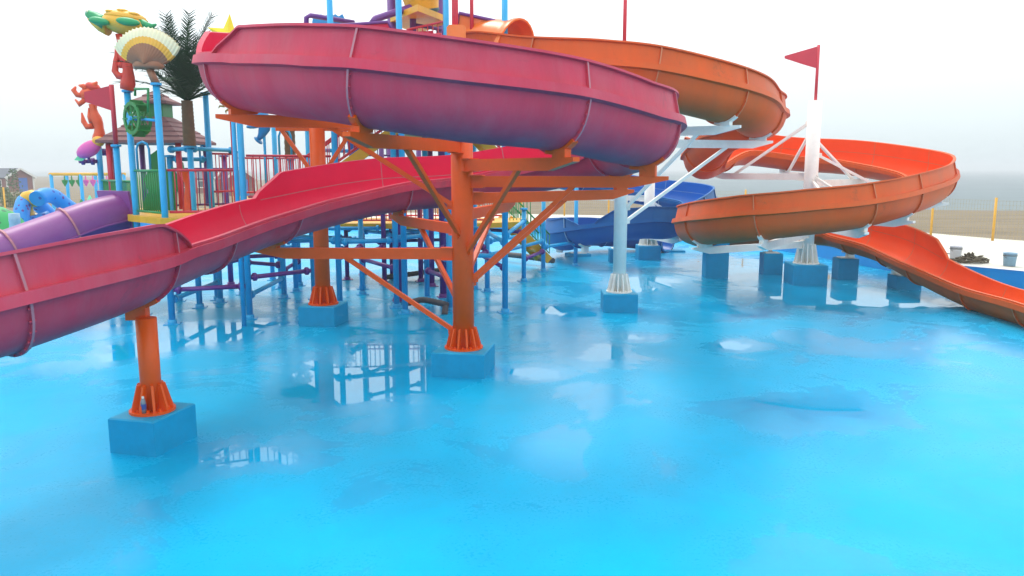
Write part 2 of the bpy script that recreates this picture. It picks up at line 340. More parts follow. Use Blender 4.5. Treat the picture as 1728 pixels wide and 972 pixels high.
class Flume:
    """open fibreglass flume. ctrl: (point, side, bank) - point lies on the centre (0), left (1) or right (-1) rim; bank > 0 raises the right rim.
       make() adds the sections; walls: list of (i0, i1, 'L'/'R') sample ranges with raised splash walls"""
    def __init__(s, ctrl, rad=RAD):
        s.rad = rad
        base = [list(c[0]) + [c[2]] for c in ctrl]
        for it in range(3):                                   # measured rims -> centre line
            smp, L = catmull(base, 0.05); new = []
            for (p, side, bank), b in zip(ctrl, base):
                j = min(range(len(smp)), key=lambda q: math.dist(smp[q][:3], b[:3]))
                a_, c_ = smp[max(j - 3, 0)], smp[min(j + 3, len(smp) - 1)]
                t = Vector(c_[:3]) - Vector(a_[:3]); r = t.cross(Vector((0, 0, 1))).normalized()
                bk = R(bank); off = rad + 0.05
                q = Vector(p) + (r * math.cos(bk) + Vector((0, 0, 1)) * math.sin(bk)) * off * side
                new.append(list(q) + [bank])
            base = new
        s.smp, s.len = catmull(base, 0.1); N = len(s.smp)
        s.fr = []
        for i, q in enumerate(s.smp):
            t = (Vector(s.smp[min(i + 1, N - 1)][:3]) - Vector(s.smp[max(i - 1, 0)][:3])).normalized()
            r = t.cross(Vector((0, 0, 1))).normalized(); u = r.cross(t); b = R(q[3])
            s.fr.append((Vector(q[:3]), t, r * math.cos(b) + u * math.sin(b), u * math.cos(b) - r * math.sin(b)))
    def idx(s, P, side=0, lo=0.0, hi=1.0):
        """sample whose centre (0), left (1) or right (-1) rim lies nearest to P"""
        N = len(s.fr); P = Vector(P)
        return min(range(int(lo * (N - 1)), int(hi * (N - 1)) + 1), key=lambda i: (s.fr[i][0] - s.fr[i][2] * s.rad * side - P).length)
    def make(s, root, walls, joints, mats, wallh=0.42, maxsec=3.4):
        N = len(s.fr); hmin = 0.045
        def wh(i, side):
            h = hmin
            for (a, b, sd) in walls:
                if sd != side: continue
                k = max(0.0, min(1.0, (i - a) * 0.1 / 0.55 if a > 0 else 1.0, (b - i) * 0.1 / 0.55 if b < N - 1 else 1.0))
                if a <= i <= b: h = max(h, hmin + (wallh - hmin) * min(1.0, 0.25 + 0.78 * k))
            return h
        s.wh = wh
        B = sorted(set([0, N - 1] + list(joints))); out = [B[0]]
        for p, q in zip(B, B[1:]):
            n = max(1, math.ceil((q - p) * 0.1 / maxsec))
            out += [round(p + (q - p) * (k + 1) / n) for k in range(n)]
        for i0, i1 in zip(out, out[1:]): s.section(root, i0, i1, mats)
        for i in out: s.joint(root, i, mats)
        return s
    def half(s, h, sg):
        r = s.rad; P = []
        for k in range(0, 9): th = R(-90 + 90 * k / 8); P.append((sg * r * math.cos(th), r * math.sin(th), 1))
        ln = 0.04 * h
        P += [(sg * (r + ln), h, 1), (sg * (r + ln + 0.075), h, 0), (sg * (r + ln + 0.075), h - 0.035, 0), (sg * (r + ln + 0.02), h - 0.036, 0),
              (sg * (r + 0.022), 0.012, 0), (sg * (r + 0.11), 0.004, 0), (sg * (r + 0.11), -0.125, 0), (sg * (r + 0.016), -0.13, 0)]
        for k in range(1, 8):
            th = R(-13 - 77 * k / 7); P.append((sg * (r + 0.015) * math.cos(th), (r + 0.015) * math.sin(th), 0))
        return P
    def ring(s, i):
        a = s.half(s.wh(i, 'R'), 1); b = s.half(s.wh(i, 'L'), -1)
        return a[:-1] + [(0, -(s.rad + 0.015), 0)] + b[-2::-1][:-1]      # closed loop
    def section(s, root, i0, i1, mats):
        g = MB(); vs = []; K = None
        for i in range(i0, i1 + 1):
            c, t, r, u = s.fr[i]; rg = s.ring(i); K = len(rg)
            vs += [c + r * a + u * v for a, v, _ in rg]
        o = len(g.v); g.v += [tuple(v) for v in vs]
        for j in range(i1 - i0):
            for k in range(K):
                k2 = (k + 1) % K
                inner = k < 9 or k >= K - 9
                g.f.append((o + j * K + k, o + (j + 1) * K + k, o + (j + 1) * K + k2, o + j * K + k2)); g.m.append(1 if inner else 0); g.sm.append(True)
        ob = g.build("flume_section", [mats[0], mats[1]], root)
        ob.data.set_sharp_from_angle(angle=R(40))
        return ob
    def outline(s, i, d):
        """outer skin from right wall top round to left wall top, pushed out by d"""
        r = s.rad; out = []
        for sg, side in ((1, 'R'), (-1, 'L')):
            h = s.wh(i, side); L = []
            if h > 0.12: L += [(sg * (r + 0.04 * h + 0.02 + d), h - 0.03), (sg * (r + 0.022 + d), 0.01)]
            L += [(sg * (r + 0.02 + d), -0.12)]
            for k in range(1, 10): th = R(-13 - 77 * k / 9); L.append((sg * (r + 0.015 + d) * math.cos(th), (r + 0.015 + d) * math.sin(th)))
            out.append(L)
        return out[0] + out[1][::-1][1:]
    def joint(s, root, i, mats):
        c, t, r, u = s.fr[i]; g = MB()
        A = s.outline(i, -0.004); B = s.outline(i, 0.045); n = len(A); w = 0.014
        P = lambda q, k: c + r * q[0] + u * q[1] + t * (k * w)
        vs = [P(q, -1) for q in A] + [P(q, -1) for q in B] + [P(q, 1) for q in B] + [P(q, 1) for q in A]
        fs = []; ms = []
        for k in range(n - 1):
            fs += [(k, k + 1, n + k + 1, n + k), (n + k, n + k + 1, 2 * n + k + 1, 2 * n + k), (2 * n + k, 2 * n + k + 1, 3 * n + k + 1, 3 * n + k)]; ms += [0, 1, 0]
        o = len(g.v); g.v += [tuple(v) for v in vs]
        for f, m in zip(fs, ms): g.f.append(tuple(o + q for q in f)); g.m.append(m); g.sm.append(False)
        for k in range(13):                                    # bolts through the flange
            th = R(-16 - 148 * k / 12); e = r * math.cos(th) + u * math.sin(th); q = c + e * (s.rad + 0.042)
            g.tube([q - t * 0.034, q + t * 0.034], 0.013, 6, 0, True, False)
        # sealed seam line inside the trough
        I = []
        for sg, side in ((1, 'R'), (-1, 'L')):
            h = s.wh(i, side); q = [(sg * (s.rad + 0.04 * h - 0.004), h - 0.004)] if h > 0.12 else []
            q += [(sg * (s.rad - 0.004) * math.cos(R(-90 * k / 8)), (s.rad - 0.004) * math.sin(R(-90 * k / 8))) for k in range(9)]
            I.append(q)
        I = I[0] + I[1][::-1][1:]; m = len(I); o = len(g.v); w2 = 0.010
        g.v += [tuple(c + r * q[0] + u * q[1] + t * (k * w2)) for k in (-1, 1) for q in I]
        for k in range(m - 1): g.f.append((o + k, o + k + 1, o + m + k + 1, o + m + k)); g.m.append(1); g.sm.append(False)
        g.build("joint_flange", [mats[0], mats[2]], root)
    def seam(s, root, side, i0, i1, m):
        """pale line where the splash wall is bonded to the trough"""
        g = MB(); sg = 1 if side == 'R' else -1; vs = []
        for i in range(i0, i1 + 1):
            c, t, r, u = s.fr[i]; vs += [c + r * sg * (s.rad - 0.004) + u * z for z in (-0.009, 0.009)]
        g.add(vs, [(2 * k, 2 * k + 2, 2 * k + 3, 2 * k + 1) for k in range(i1 - i0)]); g.build("seam_line", m, root)
    def near(s, p, lo=0.0, hi=1.0):
        """sample whose trough bottom lies nearest to p"""
        N = len(s.fr); return min(range(int(lo * (N - 1)), int(hi * (N - 1)) + 1), key=lambda i: (s.fr[i][0] - Vector((0, 0, s.rad)) - Vector(p)).length)
L_, C_, R_ = 1, 0, -1
def rim(px, py, Y, side, bank): return (at(px, py, Y), side, bank)

# pink flume
pink = thing("water_slide", (-1.0, 12, 0), "pink open flume water slide coiling down round the orange support columns", "water slide")
PK = [((-1.6, 19.2, 6.45), 0, 0), ((-2.9, 18.4, 6.2), 0, 4), ((-4.0, 16.6, 5.75), 0, 10),
      rim(341, 97, 13.0, -1, 13), rim(398, 94, 11.1, -1, 15), rim(500, 96, 10.0, -1, 15), rim(608, 102, 9.5, -1, 15), rim(817, 127, 9.6, -1, 15), rim(992, 152, 10.5, -1, 15),
      rim(1098, 182, 11.5, -1, 15), rim(1149, 206, 13.1, -1, 14), rim(985, 256, 15.2, 1, 7), rim(792, 299, 15.6, 1, 4), rim(683, 312, 15.1, 1, 4), rim(555, 342, 13.6, 1, 4),
      rim(466, 369, 12.2, 1, 3), rim(380, 400, 10.9, 1, 0), rim(322, 419, 9.9, 1, -3), rim(270, 438, 9.1, 1, -5), rim(150, 467, 8.1, 1, -8), rim(0, 503, 7.3, 1, -10), rim(-220, 550, 6.5, 1, -10), rim(-480, 600, 6.0, 1, -10)]
fp = Flume(PK)
A_ARMS = [(425, 180, 12.2, 1.25, 0.0, 0.4), (632, 208, 10.1, 1.35, 0.05, 0.5), (942, 258, 10.9, 1.35, 0.1, 0.6, 0.11), (1082, 290, 12.6, 1.55, 0.2, 0.65, 0.17), (1010, 318, 15.2, 1.35, 0.3, 0.7, 0.25), (850, 345, 16.3, 1.0, 0.4, 0.75), (680, 372, 15.5, 1.2, 0.5, 0.8), (505, 412, 13.0, 1.25, 0.55, 0.85)]
iB = [fp.near(at(px, py, Y), lo, hi) for (px, py, Y, br, lo, hi, *_) in A_ARMS]
pA = gnd(270, 748); iA = fp.near((pA.x, pA.y, 1.7), 0.75, 1.0)
fa, fb = fp.idx(at(427, 352, 12.9), -1, 0.5) - 8, fp.idx(at(322, 417, 9.85), 1, 0.6)
pC = gnd(547, 545); iC = fp.near((pC.x, pC.y, 5.0), 0.0, 0.25)
gp0, gp1 = fp.idx(at(345, 97, 12.5), -1, 0, 0.4), fp.idx(at(377, 96, 11.6), -1, 0, 0.4)
fp.make(pink, [(0, gp0, 'R'), (gp1, fa, 'R'), (fb, len(fp.fr) - 1, 'L')], iB + [iA, iC], ["pink_out", "pink_in", "pink_pale"])
print('ARMS', [(i, tuple(round(q, 2) for q in fp.fr[i][0])) for i in iB], gp0, gp1)
fp.seam(pink, 'R', iB[3], fa, "pink_pale")

# orange flume
orange = thing("water_slide", (6.0, 20, 0), "orange open flume water slide looping round the white columns", "water slide")
OR = [((-1.2, 19.6, 6.2), 0, 0), rim(800, 84, 18.6, -1, 3), rim(890, 94, 17.6, -1, 8), rim(1000, 99, 16.8, -1, 13), rim(1105, 109, 16.5, -1, 15), rim(1226, 135, 17.0, -1, 15), rim(1298, 158, 18.2, -1, 15), rim(1319, 179, 19.8, -1, 13),
      rim(1245, 205, 22.0, 1, 8), rim(1185, 226, 22.8, 1, 0), ((6.15, 25.0, 3.78), 0, -10), rim(1268, 256, 26.2, -1, -14), rim(1360, 267, 26.6, -1, -15), rim(1429, 274, 26.2, -1, -15), rim(1524, 296, 24.4, -1, -15),
      rim(1611, 299, 22.4, 1, -15), rim(1545, 322, 20.1, 1, -15), rim(1462, 338, 19.1, 1, -15), rim(1361, 348, 18.9, 1, -15), rim(1250, 357, 19.5, 1, -15), rim(1163, 366, 21.4, 1, -14), ((5.9, 24.6, 1.72), 0, -13),
      ((8.0, 26.2, 1.52), 0, -12), rim(1380, 392, 25.0, -1, -12), rim(1419, 404, 24.1, -1, -12), rim(1468, 419, 22.9, -1, -10), rim(1528, 447, 21.0, -1, -4), rim(1617, 485, 19.0, -1, 0), rim(1709, 511, 16.9, -1, 0), rim(1800, 540, 15.4, -1, 0), rim(1960, 575, 13.8, -1, 0)]
fo = Flume(OR)
D_ARMS = [(1100, 190, 16.9, 0.0, 0.0, 0.3), (1238, 207, 17.6, 1.7, 0.05, 0.35), (1272, 246, 20.3, 1.8, 0.1, 0.4)]
E_ARMS = [(1215, 285, 25.2, 1.5, True, 0.3, 0.55), (1330, 300, 27.0, 1.3, True, 0.35, 0.6), (1450, 305, 26.3, 1.2, True, 0.4, 0.65), (1560, 318, 23.2, 1.4, True, 0.45, 0.65),
          (1540, 358, 20.5, 1.1, True, 0.5, 0.75), (1445, 376, 19.7, 1.2, True, 0.5, 0.75), (1290, 396, 19.9, 0.0, True, 0.5, 0.8), (1205, 405, 21.8, 0.0, False, 0.55, 0.8)]
iD = [fo.near(at(px, py, Y), lo, hi) for (px, py, Y, br, lo, hi) in D_ARMS]
iE = [fo.near(at(px, py, Y), lo, hi) for (px, py, Y, br, up, lo, hi) in E_ARMS]
NO = len(fo.fr)
g1 = fo.idx(at(1235, 205, 22.8), 0, 0.1, 0.5); g2 = fo.idx(at(1180, 230, 23.6), 0, 0.1, 0.5); g3 = fo.idx(at(1578, 433, 21.3), 1, 0.7)
jo = [fo.idx(at(px, py, Y), -1, 0.7) for px, py, Y in ((1419, 404, 24.1), (1528, 447, 21.0), (1617, 485, 19.0), (1709, 511, 16.9))]
fo.make(orange, [(0, g1, 'R'), (g2, g3, 'L')], iD + iE + jo, ["orange_out", "orange_in", "orange_pale"])
fo.seam(orange, 'L', iE[0], iE[3], "orange_pale"); fo.seam(orange, 'L', iE[7], g3, "orange_pale")
# closed tube over the first metres
i0, i1 = 4, fo.idx(at(838, 89, 18.2), -1, 0, 0.3); g = MB(); n = 15; vs = []
for i in range(i0, i1 + 1):
    c, t, r, u = fo.fr[i]; k_ = 1.0 + (0.10 if i > i1 - 2 else 0)
    for k in range(n):
        th = math.pi * k / (n - 1)
        for q in (0.60, 0.64): vs.append(c + r * math.cos(th) * q * k_ + u * (0.0 + math.sin(th) * (q + 0.18) * k_))
fs = []
for j in range(i1 - i0):
    for k in range(n - 1):
        a = (j * n + k) * 2; b = a + 2 * n
        fs += [(a, a + 2, b + 2, b), (a + 1, b + 1, b + 3, a + 3)]
for j in (0, i1 - i0):
    for k in range(n - 1): a = (j * n + k) * 2; fs.append((a, a + 1, a + 3, a + 2))
g.add(vs, fs, 0, True); o = g.build("tube_cover", "orange_fresh", orange); o.data.set_sharp_from_angle(angle=R(50))

# blue flume
blue = thing("water_slide", (4.6, 29.5, 0), "dark blue open flume water slide curling low over the pool floor", "water slide")
BL = [((1.6, 30.2, 3.5), 0, -6), ((2.8, 32.4, 3.1), 0, -14), rim(1102, 331, 32.4, -1, -14), rim(1150, 342, 31.6, -1, -14), rim(1203, 341, 30.0, 1, -14), rim(1158, 366, 27.2, 1, -14), rim(1100, 369, 26.6, 1, -12), rim(1039, 374, 26.6, 1, -8), rim(970, 383, 27.4, 1, -8), rim(928, 389, 29.0, 1, -14),
      ((2.0, 31.2, 0.95), 0, -14), ((3.6, 33.0, 0.85), 0, -14), ((5.4, 33.2, 0.7), 0, -8), ((6.6, 32.4, 0.62), 0, -4)]
fbl = Flume(BL)
F_ARMS = [(980, 335, 32.0, 0.0, 0.2), (1120, 340, 33, 0.1, 0.35), (1190, 355, 31, 0.2, 0.45), (1140, 385, 27.6, 0.3, 0.55)]
iF = [fbl.near(at(px, py, Y), lo, hi) for (px, py, Y, lo, hi) in F_ARMS]
h1 = fbl.idx(at(1012, 377, 26.8), 1, 0.2); h2 = fbl.idx(at(970, 383, 27.4), 1, 0.2); NB = len(fbl.fr)
fbl.make(blue, [(0, h1, 'L'), (h2, NB - 12, 'L')], iF + [h1 - 5, h2 + 5], ["blue_out", "blue_in", "blue_pale"])
fbl.seam(blue, 'L', 6, iF[2], "blue_pale")

# ================================================================ SUPPORTS
def block(name, c, size, rz, label, group=None):
    g = MB(); Q = Matrix.Rotation(rz, 3, 'Z'); x, y, z = size[0] / 2, size[1] / 2, size[2]; b = 0.018
    prof = [(0, 0), (0, z - b), (b, z)]; vs = []
    for (ins, zz) in prof:
        for (sx, sy) in ((-1, -1), (1, -1), (1, 1), (-1, 1)): vs.append(Vector((c[0], c[1], 0)) + Q @ Vector((sx * (x - ins), sy * (y - ins), zz)))
    fs = [(8, 9, 10, 11)] + [(i * 4 + k, i * 4 + (k + 1) % 4, i * 4 + 4 + (k + 1) % 4, i * 4 + 4 + k) for i in range(2) for k in range(4)]
    g.add(vs, fs); o = g.build(name, "block_blue", None, (c[0], c[1], 0)); return tag(o, label, "footing", group)
def column(root, base, zt, rad, m, gus=8, gh=0.36, gr=0.13):
    x, y, z = base
    g = MB(); g.tube([(x, y, z), (x, y, zt)], rad, 24); g.build("column_shaft", m, root)
    g = MB(); g.lathe((x, y, z), [(0.01, 0.03), (rad + gr + 0.03, 0.03), (rad + gr + 0.03, 0.0)], 28, smooth=False); g.build("base_plate", m, root)
    for k in range(gus):
        th = 2 * math.pi * (k + 0.5) / gus; d = Vector((math.cos(th), math.sin(th), 0)); p = Vector((x, y, z)); g = MB()
        g.plate([p + d * (rad - 0.01) + Vector((0, 0, 0.03)), p + d * (rad + gr) + Vector((0, 0, 0.03)), p + d * (rad + gr) + Vector((0, 0, 0.07)), p + d * (rad + gr * 0.35) + Vector((0, 0, gh)), p + d * (rad - 0.01) + Vector((0, 0, gh))], 0.03, (-d.y, d.x, 0))
        g.build("gusset", m, root)
    for k in range(gus):
        th = 2 * math.pi * k / gus; p = Vector((x + math.cos(th) * (rad + gr * 0.62), y + math.sin(th) * (rad + gr * 0.62), z + 0.03)); g = MB()
        g.lathe(p, [(0.022, 0), (0.022, 0.03), (0.0, 0.032)], 6, smooth=False); g.build("bolt", m, root)
def saddle(root, fl, i, m, ztop, span=26):
    c, t, r, u = fl.fr[i]; g = MB(); ri, ro, w = fl.rad + 0.018, fl.rad + 0.07, 0.05; vs = []; n = 13
    for k in range(n):
        th = R(-90 - span + 2 * span * k / (n - 1)); e = r * math.cos(th) + u * math.sin(th)
        for (rr, s) in ((ri, -1), (ro, -1), (ro, 1), (ri, 1)): vs.append(c + e * (rr - 0.0) + t * (s * w))
    fs = []
    for k in range(n - 1):
        for q in range(4): fs.append((k * 4 + q, k * 4 + (q + 1) % 4, k * 4 + 4 + (q + 1) % 4, k * 4 + 4 + q))
    fs += [(0, 1, 2, 3), ((n - 1) * 4 + 3, (n - 1) * 4 + 2, (n - 1) * 4 + 1, (n - 1) * 4)]
    g.add(vs, fs)
    b = c - u * (fl.rad + 0.06); rz = math.atan2(t.y, t.x)
    g.box((b.x, b.y, (b.z + ztop) / 2 + 0.02), (0.12, 0.26, max(0.03, b.z - ztop + 0.05)), rz)
    return g.build("saddle", m, root)
def arm(root, base, rad, fl, i, m, brace=1.0, up=False, h=0.2, w=0.11, drop=0.08, ext=0.34, bpos=0.62, nostub=False):
    """bracket from a column to the flume joint i, with saddle and diagonal brace"""
    c, t, r, u = fl.fr[i]; bot = c - u * (fl.rad + 0.02)
    zt = bot.z - drop; d = Vector((bot.x - base[0], bot.y - base[1], 0)); L = d.length; d.normalize()
    a = Vector((base[0], base[1], zt - h / 2)); g = MB()
    g.bar(a + d * (rad - 0.02), a + d * (L - 0.25), w, h)
    e1 = a + d * (L - 0.25); e2 = a + d * (L + ext); g.bar(e1, e2, w, h, h2=0.06)
    ob = g.build("arm", m, root)
    g = MB()                                                   # bolted end bracket at the column
    s = Vector((-d.y, d.x, 0))
    for q in (-1, 1): g.plate([a + d * (rad - 0.03) + Vector((0, 0, q * (h / 2 + 0.008))) + s * k * 0.1 + d * e for k, e in ((-1, 0), (1, 0), (1, 0.22), (-1, 0.22))], 0.014, (0, 0, 1))
    g.build("arm_bracket", m, root)
    saddle(root, fl, i, m, zt)
    if brace:
        g = MB(); p = a + d * (L * bpos) + Vector((0, 0, (h / 2 if up else -h / 2))); q = Vector((base[0], base[1], 0)) + d * (rad * 0.9); q.z = (p.z + brace) if up else max(0.55, p.z - brace)
        sgn = 1 if up else -1
        g.bar(p - Vector((0, 0, sgn * 0.04)), q, 0.075, 0.075); g.build("brace", m, root)
        g = MB(); g.plate([q - d * 0.06 + Vector((0, 0, 0.10)), q + d * 0.10 + Vector((0, 0, 0.06)), q + d * 0.10 - Vector((0, 0, 0.06)), q - d * 0.06 - Vector((0, 0, 0.10))], 0.02, s); g.build("brace_lug", m, root)
    return ob
RZ = R(-9)
def footing(px, py, size, label, rz=RZ):
    p = gnd(px, py); block("footing_block", (p.x, p.y), size, rz, label); return p
# A: short column under the low end of the pink slide
hA = 0.45; cA = fp.fr[iA][0]; print("A", pA, cA)
pA = Vector((cA.x, cA.y, 0)) * 0.25 + gnd(270, 750) * 0.75
block("footing_block", (pA.x, pA.y), (0.66, 0.80, hA), R(-14), "turquoise concrete footing with a small bottle beside the column it carries")
ca = thing("support_column", (pA.x, pA.y, hA), "short thick orange steel column holding the low end of the pink slide", "column")
column(ca, (pA.x, pA.y, hA), cA.z - RAD - 0.16, 0.125, "steel_orange", 9, 0.36, 0.12)
saddle(ca, fp, iA, "steel_orange", cA.z - RAD - 0.2)
# B: main orange mast
pB = gnd(783, 626); hB = 0.42
block("footing_block", (pB.x, pB.y), (0.92, 0.92, hB), R(-10), "turquoise concrete footing under the tall orange mast with many arms")
mb = thing("support_column", (pB.x, pB.y, hB), "tall orange steel mast with radiating arms inside the pink coil", "column")
column(mb, (pB.x, pB.y, hB), 4.62, 0.185, "steel_orange", 12, 0.36, 0.12)
for i, q in zip(iB, A_ARMS):
    br = q[3]; arm(mb, (pB.x, pB.y), 0.185, fp, i, "steel_orange", br, h=0.185, w=0.11, drop=q[6] if len(q) > 6 else 0.08)
# C: rear orange mast under the upper bend
hC = 0.45
block("footing_block", (pC.x, pC.y), (0.85, 0.85, hC), R(-9), "turquoise concrete footing under the slim orange column behind the pink chute")
mc = thing("support_column", (pC.x, pC.y, hC), "slim orange steel column rising behind the pink chute", "column")
column(mc, (pC.x, pC.y, hC), 4.9, 0.17, "steel_orange", 10, 0.4, 0.14)
arm(mc, (pC.x, pC.y), 0.17, fp, iC, "steel_orange", 0, h=0.2)
g = MB(); g.bar((pC.x - 0.9, pC.y, 4.42), (pC.x + 0.95, pC.y, 4.42), 0.11, 0.18); g.build("cross_beam", "steel_orange", mc)
for s in (-1, 1):
    g = MB(); g.bar((pC.x + s * 0.78, pC.y, 4.35), (pC.x + s * 0.16, pC.y, 3.45), 0.08, 0.08); g.build("brace", "steel_orange", mc)
# D: white column behind the pink coil
pD = gnd(1044, 522); hD = 0.45
block("footing_block", (pD.x, pD.y), (0.85, 0.85, hD), R(-2), "turquoise concrete footing under the white column half hidden by the pink coil")
md_ = thing("support_column", (pD.x, pD.y, hD), "white steel column half hidden by the pink coil with arms to the upper orange bend", "column")
column(md_, (pD.x, pD.y, hD), 6.2, 0.165, "steel_white", 12, 0.45, 0.13)
for i, q in zip(iD, D_ARMS):
    br = q[3]; arm(md_, (pD.x, pD.y), 0.165, fo, i, "steel_white", br, bpos=0.75)
# E: white column with the flag inside the lower orange coil
pE = gnd(1358, 478); hE = 0.62
block("footing_block", (pE.x, pE.y), (1.02, 1.02, hE), R(-4), "turquoise concrete footing under the white column that carries a red flag")
me_ = thing("support_column", (pE.x, pE.y, hE), "tall white steel column inside the lower orange coil, a red flag on top", "column")
zE = at(1372, 170, pE.y).z
column(me_, (pE.x, pE.y, hE), zE, 0.2, "steel_white", 12, 0.6, 0.16)
for i, q in zip(iE, E_ARMS):
    br, up = q[3], q[4]; arm(me_, (pE.x, pE.y), 0.2, fo, i, "steel_white", br, up=up, bpos=0.8)
# F: white column of the blue slide
pF = gnd(1093, 437); hF = 0.55
block("footing_block", (pF.x, pF.y), (0.85, 0.85, hF), 0, "turquoise concrete footing under the white column of the blue slide")
mf = thing("support_column", (pF.x, pF.y, hF), "white steel column inside the curl of the dark blue slide", "column")
column(mf, (pF.x, pF.y, hF), 3.25, 0.2, "steel_white", 12, 0.6, 0.16)
for i in iF:
    arm(mf, (pF.x, pF.y), 0.2, fbl, i, "steel_white", 0.7, up=True)

# concrete piers that carry the flumes directly
def pier(px, py, sx, fl, lo, hi, label, rz=R(-4), y_off=0.0, zfix=None):
    p = gnd(px, py); i = fl.near((p.x, p.y, 1.0), lo, hi); c = fl.fr[i][0]
    z = zfix if zfix else c.z - fl.rad - 0.22
    block("concrete_pier", (p.x, p.y), (sx, sx, max(0.08, z)), rz, label)
    if not zfix:
        r = thing("slide_saddle", (p.x, p.y, z), "small white saddle bracket on " + label.replace("turquoise ", ""), "saddle")
        saddle(r, fl, i, "steel_white", z)
        g = MB(); g.box((p.x, p.y, z + 0.012), (sx * 0.7, sx * 0.7, 0.024), rz); g.build("base_plate", "steel_white", r)
pier(1206, 467, 0.72, fo, 0.6, 0.85, "tallest turquoise pier under the turn of the lower orange coil", zfix=1.33)
pier(1300, 462, 0.62, fo, 0.7, 0.9, "turquoise pier next to the tallest pier")
pier(1425, 470, 0.62, fo, 0.75, 0.95, "turquoise pier under the start of the orange run-out")
pier(1525, 486, 0.7, fo, 0.8, 0.98, "low turquoise pier under the dip of the orange run-out")
pier(1040, 442, 0.55, fbl, 0.45, 0.7, "turquoise pier under the front of the blue slide", rz=0)
pier(975, 432, 0.8, fbl, 0.5, 0.8, "wide turquoise pier under the outer curl of the blue slide", rz=R(20))
pier(1135, 424, 0.9, fbl, 0.8, 1.0, "turquoise pier at the outlet of the blue slide", rz=0)

# flag on the white column
def pennant(root, base, zt, rad, tip_dx, h0, m="flag_red", dy=0.0, off=0.0):
    g = MB(); g.tube([base, (base[0], base[1], zt)], rad, 10); g.build("flag_pole", m, root)
    g = MB(); x, y = base[0], base[1]; s = 1 if tip_dx > 0 else -1; n = 8; vs = []
    for k in range(n + 1):
        t = k / n; xx = x + s * rad + tip_dx * t; hh = h0 * (1 - 0.88 * t); zc = zt - 0.04 - h0 / 2 - off * t; yy = y + dy * t + 0.02 * math.sin(t * 5)
        for d in (-0.012, 0.012): vs += [(xx, yy + d, zc - hh / 2), (xx, yy + d, zc + hh / 2)]
    fs = []
    for k in range(n):
        a, b = 4 * k, 4 * k + 4
        fs += [(a, b, b + 1, a + 1), (a + 2, a + 3, b + 3, b + 2), (a + 1, b + 1, b + 3, a + 3), (a, a + 2, b + 2, b)]
    fs += [(0, 1, 3, 2), (4 * n, 4 * n + 2, 4 * n + 3, 4 * n + 1)]
    g.add(vs, fs); g.build("flag_sheet", m, root)
zt = at(1379, 76, pE.y).z
fl_ = thing("pennant_flag", (pE.x, pE.y, zE), "red triangular pennant on a thin red pole topping the white column", "flag")
pennant(fl_, (pE.x, pE.y, zE), zt, 0.045, -0.95, 0.62)

pd = thing("pennant_flag", (pD.x, pD.y, 6.2), "red pennant on a thin pole above the upper orange bend", "flag")
pennant(pd, (pD.x, pD.y, 6.2), 8.25, 0.045, -0.95, 0.62)

# ================================================================ PLAY STRUCTURE
mat("roof_brown", srgb(128, 84, 84), 0.7, 0.12, 5, srgb(90, 66, 66), 0.3, bump=0.1)
mat("deck_yellow", srgb(232, 172, 36), 0.45, 0.1, 3, srgb(180, 130, 40), 0.3)
mat("panel_green", srgb(14, 128, 54), 0.45, 0.1, 3)
mat("turtle_green", srgb(26, 150, 92), 0.4, 0.1, 3)
mat("turtle_yellow", srgb(238, 176, 44), 0.4, 0.1, 3, srgb(190, 120, 50), 0.4)
mat("shell_white", srgb(232, 226, 190), 0.4, 0.06, 4)
mat("shell_yellow", srgb(236, 178, 62), 0.4, 0.06, 4)
mat("shell_brown", srgb(160, 104, 74), 0.45, 0.1, 4)
mat("coral_red", srgb(218, 52, 42), 0.42, 0.1, 3, srgb(235, 95, 40), 0.6)
mat("coral_orange", srgb(228, 84, 36), 0.42, 0.1, 3)
mat("bark", srgb(112, 84, 58), 0.8, 0.2, 8, srgb(80, 66, 54), 0.5, bump=0.5, bump_scale=25)
mat("frond_green", srgb(24, 62, 34), 0.7, 0.3, 6, spec=0.15)
mat("sun_yellow", srgb(245, 214, 20), 0.4, 0.06, 3)
mat("gold_dull", srgb(190, 165, 90), 0.45, 0.15, 5)
mat("dolphin_blue", srgb(30, 140, 200), 0.35, 0.08, 3)
mat("fish_pink", srgb(222, 92, 168), 0.4, 0.08, 3)
mat("mint", srgb(110, 215, 160), 0.4, 0.08, 3)
mat("bucket_dark", srgb(40, 92, 110), 0.45, 0.2, 3)
mat("panel_blue", srgb(28, 100, 190), 0.4, 0.08, 3)
PS = thing("play_structure", (-4, 20, 0), "multicoloured climbing play structure with blue posts, yellow decks and railings", "play structure")
PR = 0.072
CYL = {}
def unit_cyl(m, rad, L):
    """vertical cylinder shared between pieces of one kind"""
    key = (m, round(rad, 3), round(L, 2))
    if key not in CYL:
        me = bpy.data.meshes.new("rod"); n = 8; vs = [(rad * math.cos(2 * math.pi * k / n), rad * math.sin(2 * math.pi * k / n), z) for z in (0, L) for k in range(n)]
        me.from_pydata(vs, [], [(k, (k + 1) % n, n + (k + 1) % n, n + k) for k in range(n)] + [tuple(range(n - 1, -1, -1)), tuple(range(n, 2 * n))])
        me.materials.append(MATS[m]); me.polygons.foreach_set("use_smooth", [True] * n + [False] * 2); CYL[key] = me
    return CYL[key]
